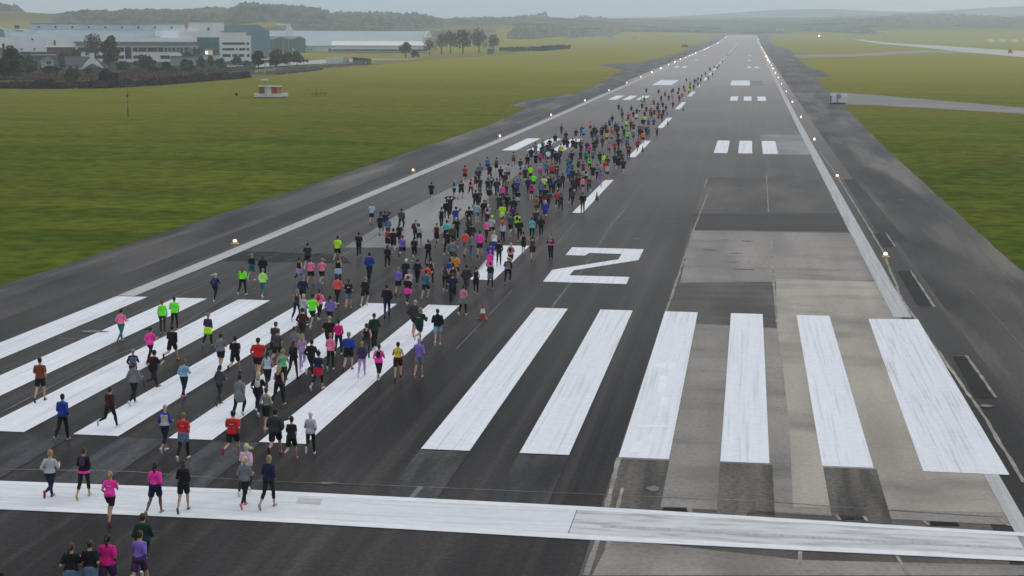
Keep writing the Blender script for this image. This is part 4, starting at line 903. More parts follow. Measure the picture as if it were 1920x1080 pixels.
# ------------------------------------------------------------------ people
COL = {  # spoken colour: base colour
 'black': (.010, .010, .011), 'charcoal': (.032, .032, .036), 'dark grey': (.055, .056, .062), 'grey': (.17, .18, .20), 'light grey': (.42, .43, .45), 'white': (.72, .73, .76),
 'pale blue': (.42, .52, .66), 'light blue': (.22, .40, .55), 'bright blue': (.035, .16, .50), 'royal blue': (.02, .045, .32), 'navy': (.010, .015, .05), 'dusty blue': (.10, .15, .25),
 'teal': (.02, .16, .19), 'turquoise': (.10, .50, .48), 'dark green': (.010, .035, .024), 'green': (.02, .25, .13), 'leaf green': (.12, .42, .22), 'olive': (.07, .065, .03),
 'neon green': (.16, .95, .03), 'neon yellow': (.50, .95, .02), 'lime': (.45, .80, .22), 'yellow': (.62, .50, .02), 'mustard': (.62, .27, .02), 'orange': (.95, .17, .015),
 'rust': (.19, .045, .022), 'tan': (.23, .14, .055), 'brown': (.09, .05, .035), 'coral': (.70, .09, .075), 'red': (.52, .018, .022), 'crimson': (.42, .012, .045), 'maroon': (.055, .009, .016),
 'hot pink': (.90, .045, .40), 'magenta': (.62, .012, .20), 'pink': (.85, .20, .38), 'dusty pink': (.50, .20, .26), 'pale pink': (.62, .42, .52), 'lilac': (.40, .27, .55), 'purple': (.20, .13, .47), 'dark purple': (.055, .025, .085)}
HAIR = {'blond': (.32, .22, .095), 'fair': (.50, .42, .27), 'brown': (.055, .030, .017), 'dark': (.014, .010, .009), 'black': (.007, .006, .006), 'ginger': (.16, .055, .022), 'grey': (.22, .21, .20), 'auburn': (.05, .016, .010), 'bald': (.45, .27, .19)}
def cloth(n):
    k = n.replace(' ', '_')+'_cloth'; c = COL[n]
    return surf(k, tuple(x*.84 for x in c), tuple(min(1, x*1.1) for x in c), (1, 1, 1), 7, 3, .85, spec=.2)
def hairm(n):
    c = HAIR[n]; return surf(n+'_hair', tuple(x*.8 for x in c), tuple(x*1.15 for x in c), (1, 1, .3), 30, 3, .6, spec=.3)
SKIN = surf('skin', (.40, .235, .165), (.47, .29, .21), (1, 1, 1), 6, 3, .6, spec=.3)
SKIND = surf('deep_skin', (.17, .085, .05), (.21, .105, .062), (1, 1, 1), 6, 3, .6, spec=.3)
SHOES = {k: surf(k+'_shoe', tuple(x*.85 for x in c), c, (1, 1, 1), 20, 2, .6) for k, c in {'white': (.62, .62, .62), 'black': (.015, .015, .016), 'grey': (.25, .25, .26), 'pink': (.55, .18, .16), 'red': (.32, .03, .06), 'blue': (.04, .07, .16), 'yellow': (.42, .42, .10)}.items()}
#          right leg a, knee ; left leg a, knee ; right arm swing, left arm swing, elbow, lean
POSES = {'r0': (28, 14, -24, 62, -34, 18, 82, 7), 'r1': (6, 22, 8, 92, -14, -4, 86, 6), 'r2': (-27, 10, 38, 74, 20, -36, 80, 8), 'r3': (16, 10, -20, 26, -22, 8, 74, 4),
         'st': (2, 4, -2, 5, 4, 4, 12, 1), 'hh': (14, 10, -18, 24, 150, 150, 135, 1), 'wv': (18, 12, -20, 34, -20, 160, 20, 4), 'oh': (16, 10, -20, 34, 140, -12, 130, 4), 'fa': (1, 3, -1, 3, 25, 25, 105, 1)}
def skeleton(pose, fem):
    ra, rk, la, lk, rs, ls, el, lean = [R(a) for a in POSES[pose]]
    J = {}; hipw = .092 if fem else .09; shw = .143 if fem else .174
    ups = Matrix.Rotation(-lean, 3, 'X')
    for s, a, k, nm in ((1, ra, rk, 'R'), (-1, la, lk, 'L')):
        hip = Vector((s*hipw, 0, 0)); knee = hip+.43*Vector((0, math.sin(a), -math.cos(a))); b = a-k
        ank = knee+.42*Vector((0, math.sin(b), -math.cos(b)))
        J['hip'+nm], J['knee'+nm], J['ank'+nm] = hip, knee, ank
        fp = b-(R(12) if a < 0 and k < R(40) else 0)
        if pose in ('st', 'fa', 'hh', 'oh', 'wv') and k < R(20): fp = 0
        J['foot'+nm] = Vector((0, math.cos(fp), math.sin(fp)))     # toe direction
        J['sole'+nm] = Vector((0, math.sin(fp), -math.cos(fp)))
    J['chest'] = ups @ Vector((0, 0, .36)); J['sh0'] = ups @ Vector((0, -.005, .475)); J['neck'] = ups @ Vector((0, .0, .53)); J['head'] = ups @ Vector((0, .025, .665))
    for s, a, nm in ((1, rs, 'R'), (-1, ls, 'L')):
        e = el
        if pose == 'wv' and nm == 'R': e = R(90)
        if pose == 'oh' and nm == 'L': e = R(85)
        sh = ups @ Vector((s*shw, -.005, .438)); ab = R(16)
        if pose in ('hh', 'oh') and a > 1: ab = R(58)
        if pose == 'wv' and a > 1: ab = R(28)
        if pose in ('hh', 'oh') and a > 1:
            u = Vector((s*.75, .10, .66)).normalized(); elb = sh+.27*u; f = ((J['head']+Vector((s*.05, -.05, .09)))-elb).normalized()
        else:
            u = Vector((s*math.sin(ab), math.sin(a)*math.cos(ab), -math.cos(a)*math.cos(ab))); elb = sh+.28*u
            f = Vector((-s*(.30 if pose != 'fa' else .95)*math.sin(min(e, 1.6)), math.sin(a+e), -math.cos(a+e))).normalized()
        wr = elb+.245*f
        J['sh'+nm], J['elb'+nm], J['wr'+nm], J['fd'+nm] = sh, elb, wr, f
    low = min(min((J['ank'+n]+J['sole'+n]*.085).z, (J['ank'+n]+J['sole'+n]*.085+J['foot'+n]*.17).z) for n in 'RL')
    J['low'] = low; J['ups'] = ups
    return J
def tors(J, fem, rings, g):
    """torso rings: (height over the hips, half width, half depth, y shift) leaned with the upper body"""
    L = []
    for z, rx, ry, dy in rings:
        k = min(1, max(0, z/.2)); c = (J['ups'] @ Vector((0, dy, z)))*k+Vector((0, dy, z))*(1-k)
        L.append((c, Vector((rx+g, 0, 0)), Vector((0, ry+g, 0))))
    return L
TF = [(-.075, .10, .085, 0), (-.02, .160, .118, -.012), (.05, .168, .120, -.014), (.12, .145, .100, 0), (.19, .122, .088, .004), (.27, .134, .098, .01), (.36, .150, .112, .012), (.43, .155, .096, 0), (.475, .105, .072, -.005), (.50, .055, .055, -.005)]
TM = [(-.075, .10, .085, 0), (-.02, .150, .112, -.008), (.05, .156, .112, -.008), (.12, .150, .104, 0), (.19, .146, .100, .004), (.27, .160, .110, .008), (.36, .180, .120, .01), (.43, .190, .102, 0), (.475, .13, .08, -.005), (.50, .062, .062, -.005)]
def limb(bm, pts, n=10):
    for (p, r0), (q, r1) in zip(pts, pts[1:]):
        tube(bm, p, q, r0, r1, n); ell(bm, q, r1, r1, r1, 8)
    p, r0 = pts[0]; ell(bm, p, r0, r0, r0, 8)
def remesh(bm, name, voxel, smooth=2):
    me = bpy.data.meshes.new(name); bm.to_mesh(me); bm.free()
    o = bpy.data.objects.new('tmp', me); C.objects.link(o)
    m = o.modifiers.new('v', 'REMESH'); m.mode = 'VOXEL'; m.voxel_size = voxel; m.use_smooth_shade = True
    if smooth: s = o.modifiers.new('s', 'SMOOTH'); s.factor = .5; s.iterations = smooth
    dg = bpy.context.evaluated_depsgraph_get(); me2 = bpy.data.meshes.new_from_object(o.evaluated_get(dg)); me2.name = name
    bpy.data.objects.remove(o); bpy.data.meshes.remove(me)
    me2.polygons.foreach_set('use_smooth', [True]*len(me2.polygons))
    if not me2.materials: me2.materials.append(None)
    return me2
def arm_pts(J, n, g=0, to=1.0):
    a, b, c = J['sh'+n], J['elb'+n], J['wr'+n]
    pts = [(a, .047+g*.8), (a.lerp(b, .5), .044+g), (b, .037+g), (b.lerp(c, .35), .037+g), (c, .026+g)]
    if to >= 1: return pts
    return [pts[0], (a.lerp(b, to*.6), .048+g), (a.lerp(b, to), .045+g)]
def leg_pts(J, n, fem, g=0, to=2.0):
    a, b, c = J['hip'+n], J['knee'+n], J['ank'+n]
    t = .088 if fem else .084
    P_ = [(a+Vector((0, 0, -.01)), t+g), (a.lerp(b, .45), .073+g), (b, .052+g), (b.lerp(c, .3)-J['foot'+n]*.012, .054+g), (b.lerp(c, .7), .038+g), (c, .033+g)]
    if to >= 2: return P_
    if to <= 1: return [P_[0], (a.lerp(b, to*.5), .078+g), (a.lerp(b, to), .070+g*1.5)]
    return P_[:3]+[(b.lerp(c, .3)-J['foot'+n]*.012, .054+g), (b.lerp(c, to-1), .047+g)]
def hand(bm, J, n, s):
    w, f = J['wr'+n], J['fd'+n]; x = f.orthogonal().normalized(); side = Vector((s, 0, 0)); x = (side-f*side.dot(f)).normalized() if (side-f*side.dot(f)).length > .2 else x
    y = f.cross(x); p = w+f*.05
    rot = Matrix((x, f, y)).transposed(); ell(bm, p, .036, .052, .017, 8, rot)
    for i, (o_, L) in enumerate(((-.027, .066), (-.009, .077), (.009, .072), (.026, .055))):
        a = p+f*.04+x*o_; b = a+(f*.8+y*.5*(-s))*L*.55; c = b+(f*.2+y*.95*(-s))*L*.45
        tube(bm, a, b, .0105, .010, 6); tube(bm, b, c, .010, .0085, 6)
    a = p-x*.03*1-f*.02; b = a+(-x*.7+f*.7).normalized()*.035; c = b+(f*.8+y*.4*(-s)).normalized()*.03
    tube(bm, a, b, .0125, .011, 6); tube(bm, b, c, .011, .009, 6)
MC = {}
def cached(k, fn):
    if k not in MC: MC[k] = fn()
    return MC[k]
def mirror(me):
    m = me.copy(); m.name = me.name
    n = len(m.vertices); co = [0.0]*3*n; m.vertices.foreach_get('co', co)
    for i in range(n): co[3*i] = -co[3*i]
    m.vertices.foreach_set('co', co); m.flip_normals(); m.update(); return m
SKEL = {}
def part_mesh(kind, pose, fem, mir, lod=0):
    key = (kind, pose, fem, mir, lod)
    if key in MC: return MC[key]
    if mir: MC[key] = mirror(part_mesh(kind, pose, fem, False, lod)); return MC[key]
    if (pose, fem) not in SKEL: SKEL[(pose, fem)] = skeleton(pose, fem)
    J = SKEL[(pose, fem)]; TT = TF if fem else TM; bm = bmesh.new(); vx = .013 if not lod else .03
    H = J['head']
    if kind == 'body':
        loft(bm, tors(J, fem, TT, 0), 16)
        for n, s in (('R', 1), ('L', -1)):
            limb(bm, arm_pts(J, n)); limb(bm, leg_pts(J, n, fem))
            if not lod: hand(bm, J, n, s)
            else: ell(bm, J['wr'+n]+J['fd'+n]*.06, .035, .035, .035, 6)
            tube(bm, J['ank'+n], J['ank'+n]+J['sole'+n]*.05+J['foot'+n]*.05, .034, .04, 8); tube(bm, J['ank'+n]+J['sole'+n]*.05+J['foot'+n]*-.02, J['ank'+n]+J['sole'+n]*.055+J['foot'+n]*.14, .034, .03, 8)
        ell(bm, J['chest']+Vector((0, .01, .06)), .12, .10, .09, 10)
        tube(bm, J['sh0']+Vector((0, 0, -.02)), H+Vector((0, -.012, -.05)), .058 if fem else .064, .05, 10)
        ell(bm, H+Vector((0, -.008, .02)), .075, .093, .098, 14); ell(bm, H+Vector((0, .03, -.045)), .056, .062, .068, 12)
        if not lod:
            tube(bm, H+Vector((0, .085, .015)), H+Vector((0, .108, -.022)), .010, .016, 6); ell(bm, H+Vector((0, .083, -.062)), .026, .014, .010, 8)
            for s in (-1, 1): ell(bm, H+Vector((s*.077, -.005, -.005)), .010, .020, .030, 8)
            ell(bm, H+Vector((0, .078, .03)), .05, .016, .010, 8)
        return MC.setdefault(key, remesh(bm, 'body', .0105 if not lod else .032, 1))
    if kind in ('tee', 'long', 'tank', 'jacket', 'hoodie'):
        g = {'tee': .017, 'long': .014, 'tank': .010, 'jacket': .024, 'hoodie': .024}[kind]
        rings = [r for r in TT if r[0] > (-.01 if kind in ('tank', 'long') else -.03)]
        rings = [(r[0], r[1]+(.012 if kind in ('tee', 'jacket', 'hoodie') and r[0] < .25 else 0), r[2]+(.008 if r[0] < .25 else 0), r[3]) for r in rings]
        if kind == 'tank': rings = [r for r in rings if r[0] < .47]
        loft(bm, tors(J, fem, rings, g), 16)
        if kind == 'tank':
            for n in 'RL': limb(bm, [(J['chest']+Vector((.075*(1 if n == 'R' else -1), -.10, .02)), .032), (J['sh'+n].lerp(J['sh0'], .5)+Vector((0, -.03, .036)), .034), (J['sh'+n].lerp(J['sh0'], .5)+Vector((0, .03, .030)), .034), (J['chest']+Vector((.075*(1 if n == 'R' else -1), .105, .02)), .032)], 8)
            tube(bm, J['chest']+Vector((0, -.06, 0)), J['sh0']+Vector((0, -.035, -.03)), .075, .045, 8)
        else:
            for n in 'RL':
                limb(bm, arm_pts(J, n, .013 if kind == 'tee' else g*.8, .72 if kind == 'tee' else 1.0))
            tube(bm, J['chest'], J['neck']+Vector((0, -.006, -.035)), .12, .066, 10)
            if kind == 'hoodie': ell(bm, J['neck']+Vector((0, -.075, -.03)), .095, .05, .075, 10)
            if kind == 'jacket': tube(bm, J['sh0'], J['neck']+Vector((0, -.008, .0)), .08, .068, 10)
        return MC.setdefault(key, remesh(bm, kind, vx, 2))
    if kind in ('shorts', 'leggings', 'capri', 'trousers', 'skirt'):
        g = {'shorts': .022, 'leggings': .008, 'capri': .008, 'trousers': .020, 'skirt': .02}[kind]; to = {'shorts': .62, 'leggings': 2, 'capri': 1.5, 'trousers': 2, 'skirt': .45}[kind]
        loft(bm, tors(J, fem, [r for r in TT if r[0] < .13], g), 16)
        for n in 'RL': limb(bm, leg_pts(J, n, fem, g, to))
        if kind == 'skirt': loft(bm, [((0, 0, .08), (.15, 0, 0), (0, .12, 0)), ((0, 0, -.03), (.19, 0, 0), (0, .15, 0)), ((0, .01, -.19), (.22, 0, 0), (0, .19, 0))], 16)
        return MC.setdefault(key, remesh(bm, kind, vx, 1 if kind in ('leggings', 'capri') else 2))
    if kind.startswith('hair_') or kind in ('cap', 'beanie'):
        hk = kind[5:] if kind.startswith('hair_') else kind
        if hk == 'cap':
            ell(bm, H+Vector((0, -.01, .035)), .088, .105, .092, 12); prism(bm, [(-.07, .06), (.07, .06), (.06, .16), (.03, .185), (-.03, .185), (-.06, .16)], 'z', H.z+.035, H.z+.05); ell(bm, H+Vector((0, -.03, -.035)), .075, .072, .06, 10)
        elif hk == 'beanie': ell(bm, H+Vector((0, -.014, .04)), .090, .108, .10, 12); ell(bm, H+Vector((0, -.015, .145)), .028, .028, .028, 8)
        else:
            ell(bm, H+Vector((0, -.022, .034)), .085, .097, .095, 12); ell(bm, H+Vector((0, -.045, -.03)), .073, .062, .065, 10)
            if hk == 'bun': ell(bm, H+Vector((0, -.085, .10)), .043, .043, .043, 8)
            if hk == 'pony':
                limb(bm, [(H+Vector((0, -.10, .06)), .03), (H+Vector((.01, -.165, .0)), .036), (H+Vector((.02, -.175, -.10)), .032), (H+Vector((.025, -.15, -.20)), .014)], 8)
            if hk == 'flow':
                limb(bm, [(H+Vector((0, -.10, .05)), .03), (H+Vector((-.10, -.16, .05)), .042), (H+Vector((-.20, -.16, .01)), .036), (H+Vector((-.28, -.14, -.02)), .014)], 8)
            if hk == 'long':
                limb(bm, [(H+Vector((.0, -.06, -.02)), .085), (H+Vector((0, -.085, -.13)), .078), (H+Vector((0, -.105, -.24)), .066), (H+Vector((.01, -.105, -.33)), .035)], 10)
        return MC.setdefault(key, remesh(bm, hk, .011 if not lod else .03, 1))
    if kind in ('shoeR', 'shoeL'):
        n = kind[-1]; a, f, s = J['ank'+n], J['foot'+n], J['sole'+n]; x = Vector((1, 0, 0))
        for t, w_, h0, h1 in ():
            pass
        rings = []
        for t, w_, top in ((-.075, .022, .055), (-.05, .036, -.005), (.0, .040, -.012), (.06, .042, .022), (.12, .044, .040), (.17, .034, .055), (.195, .012, .072)):
            lo_ = .092; mid = (top+lo_)/2; rings.append((a+f*t+s*mid, x*w_, s*((lo_-top)/2)))
        loft(bm, rings, 12)
        me = bpy.data.meshes.new('shoe'); bmesh.ops.recalc_face_normals(bm, faces=bm.faces); bm.to_mesh(me); bm.free(); me.materials.append(None)
        me.polygons.foreach_set('use_smooth', [True]*len(me.polygons)); MC[key] = me; return me
    if kind == 'waist_jacket':
        loft(bm, [((0, -.012, .10), (.150+.0, 0, 0), (0, .125, 0)), ((0, -.015, .05), (.192, 0, 0), (0, .150, 0)), ((0, -.02, -.06), (.20, 0, 0), (0, .155, 0)), ((0, -.03, -.20), (.205, 0, 0), (0, .165, 0)), ((0, -.035, -.27), (.17, 0, 0), (0, .15, 0))], 16)
        ell(bm, (0, .14, .07), .05, .035, .035, 8); limb(bm, [((.02, .15, .05), .028), ((.05, .165, -.10), .024), ((.06, .16, -.2), .02)], 6); limb(bm, [((-.02, .15, .05), .028), ((-.05, .165, -.10), .024), ((-.06, .16, -.18), .02)], 6)
        return MC.setdefault(key, remesh(bm, kind, .014 if not lod else .03, 2))
    if kind == 'backpack':
        c = J['chest']+Vector((0, -.155, -.02)); ell(bm, c, .105, .06, .155, 12); ell(bm, c+Vector((0, -.04, -.05)), .08, .035, .08, 10)
        for s in (-1, 1): limb(bm, [(c+Vector((s*.07, .05, .12)), .022), (J['sh'+('R' if s > 0 else 'L')].lerp(J['sh0'], .45)+Vector((0, 0, .045)), .024), (J['chest']+Vector((s*.085, .135, .0)), .02)], 6)
        return MC.setdefault(key, remesh(bm, kind, .012 if not lod else .03, 1))
    if kind == 'print':
        rows = []
        for z in (.315, .33, .345):
            rx, ry = (.158, .124) if fem else (.186, .130); row = []
            for i in range(9):
                a = R(270-22+44*i/8); k = min(1, z/.2); c = J['ups'] @ Vector((0, .011, z))
                row.append(bm.verts.new(c+Vector((math.cos(a)*(rx+.021), math.sin(a)*(ry+.024), 0))))
            rows.append(row)
        for r0, r1 in zip(rows, rows[1:]):
            for i in range(8): bm.faces.new((r0[i], r0[i+1], r1[i+1], r1[i]))
        me = bpy.data.meshes.new('print'); bm.to_mesh(me); bm.free(); me.materials.append(None); MC[key] = me; return me
    if kind == 'hem_band':
        loft(bm, tors(J, fem, [(-.06, .165, .125, -.01), (-.02, .174, .130, -.012), (.02, .178, .132, -.013)], .026), 16); return MC.setdefault(key, remesh(bm, kind, .014, 1))
    if kind == 'vest':
        loft(bm, tors(J, fem, [r for r in TT if -.01 < r[0] < .47], .030), 16); tube(bm, J['chest'], J['sh0'], .12, .075, 8)
        return MC.setdefault(key, remesh(bm, kind, vx, 2))
    if kind == 'belt_bag':
        loft(bm, tors(J, fem, [(.07, .16, .11, 0), (.11, .152, .106, 0), (.15, .14, .1, 0)], .03), 16); ell(bm, (0, -.15, .08), .11, .035, .06, 10)
        return MC.setdefault(key, remesh(bm, kind, .013, 1))
    raise KeyError(kind)
PARTNAME = {'tee': 't_shirt', 'long': 'long_sleeved_top', 'tank': 'vest_top', 'jacket': 'jacket', 'hoodie': 'hooded_top', 'shorts': 'shorts', 'leggings': 'leggings', 'capri': 'capri_leggings', 'trousers': 'trousers', 'skirt': 'skirt', 'waist_jacket': 'jacket_round_waist', 'vest': 'gilet', 'belt_bag': 'belt_bag', 'hem_band': 'hem', 'backpack': 'backpack', 'print': 'back_print'}
SAY = {'tee': 'T-shirt', 'long': 'long-sleeved top', 'tank': 'vest top', 'jacket': 'jacket', 'hoodie': 'hoodie', 'shorts': 'shorts', 'leggings': 'leggings', 'capri': 'cropped leggings', 'trousers': 'trousers', 'skirt': 'skirt'}
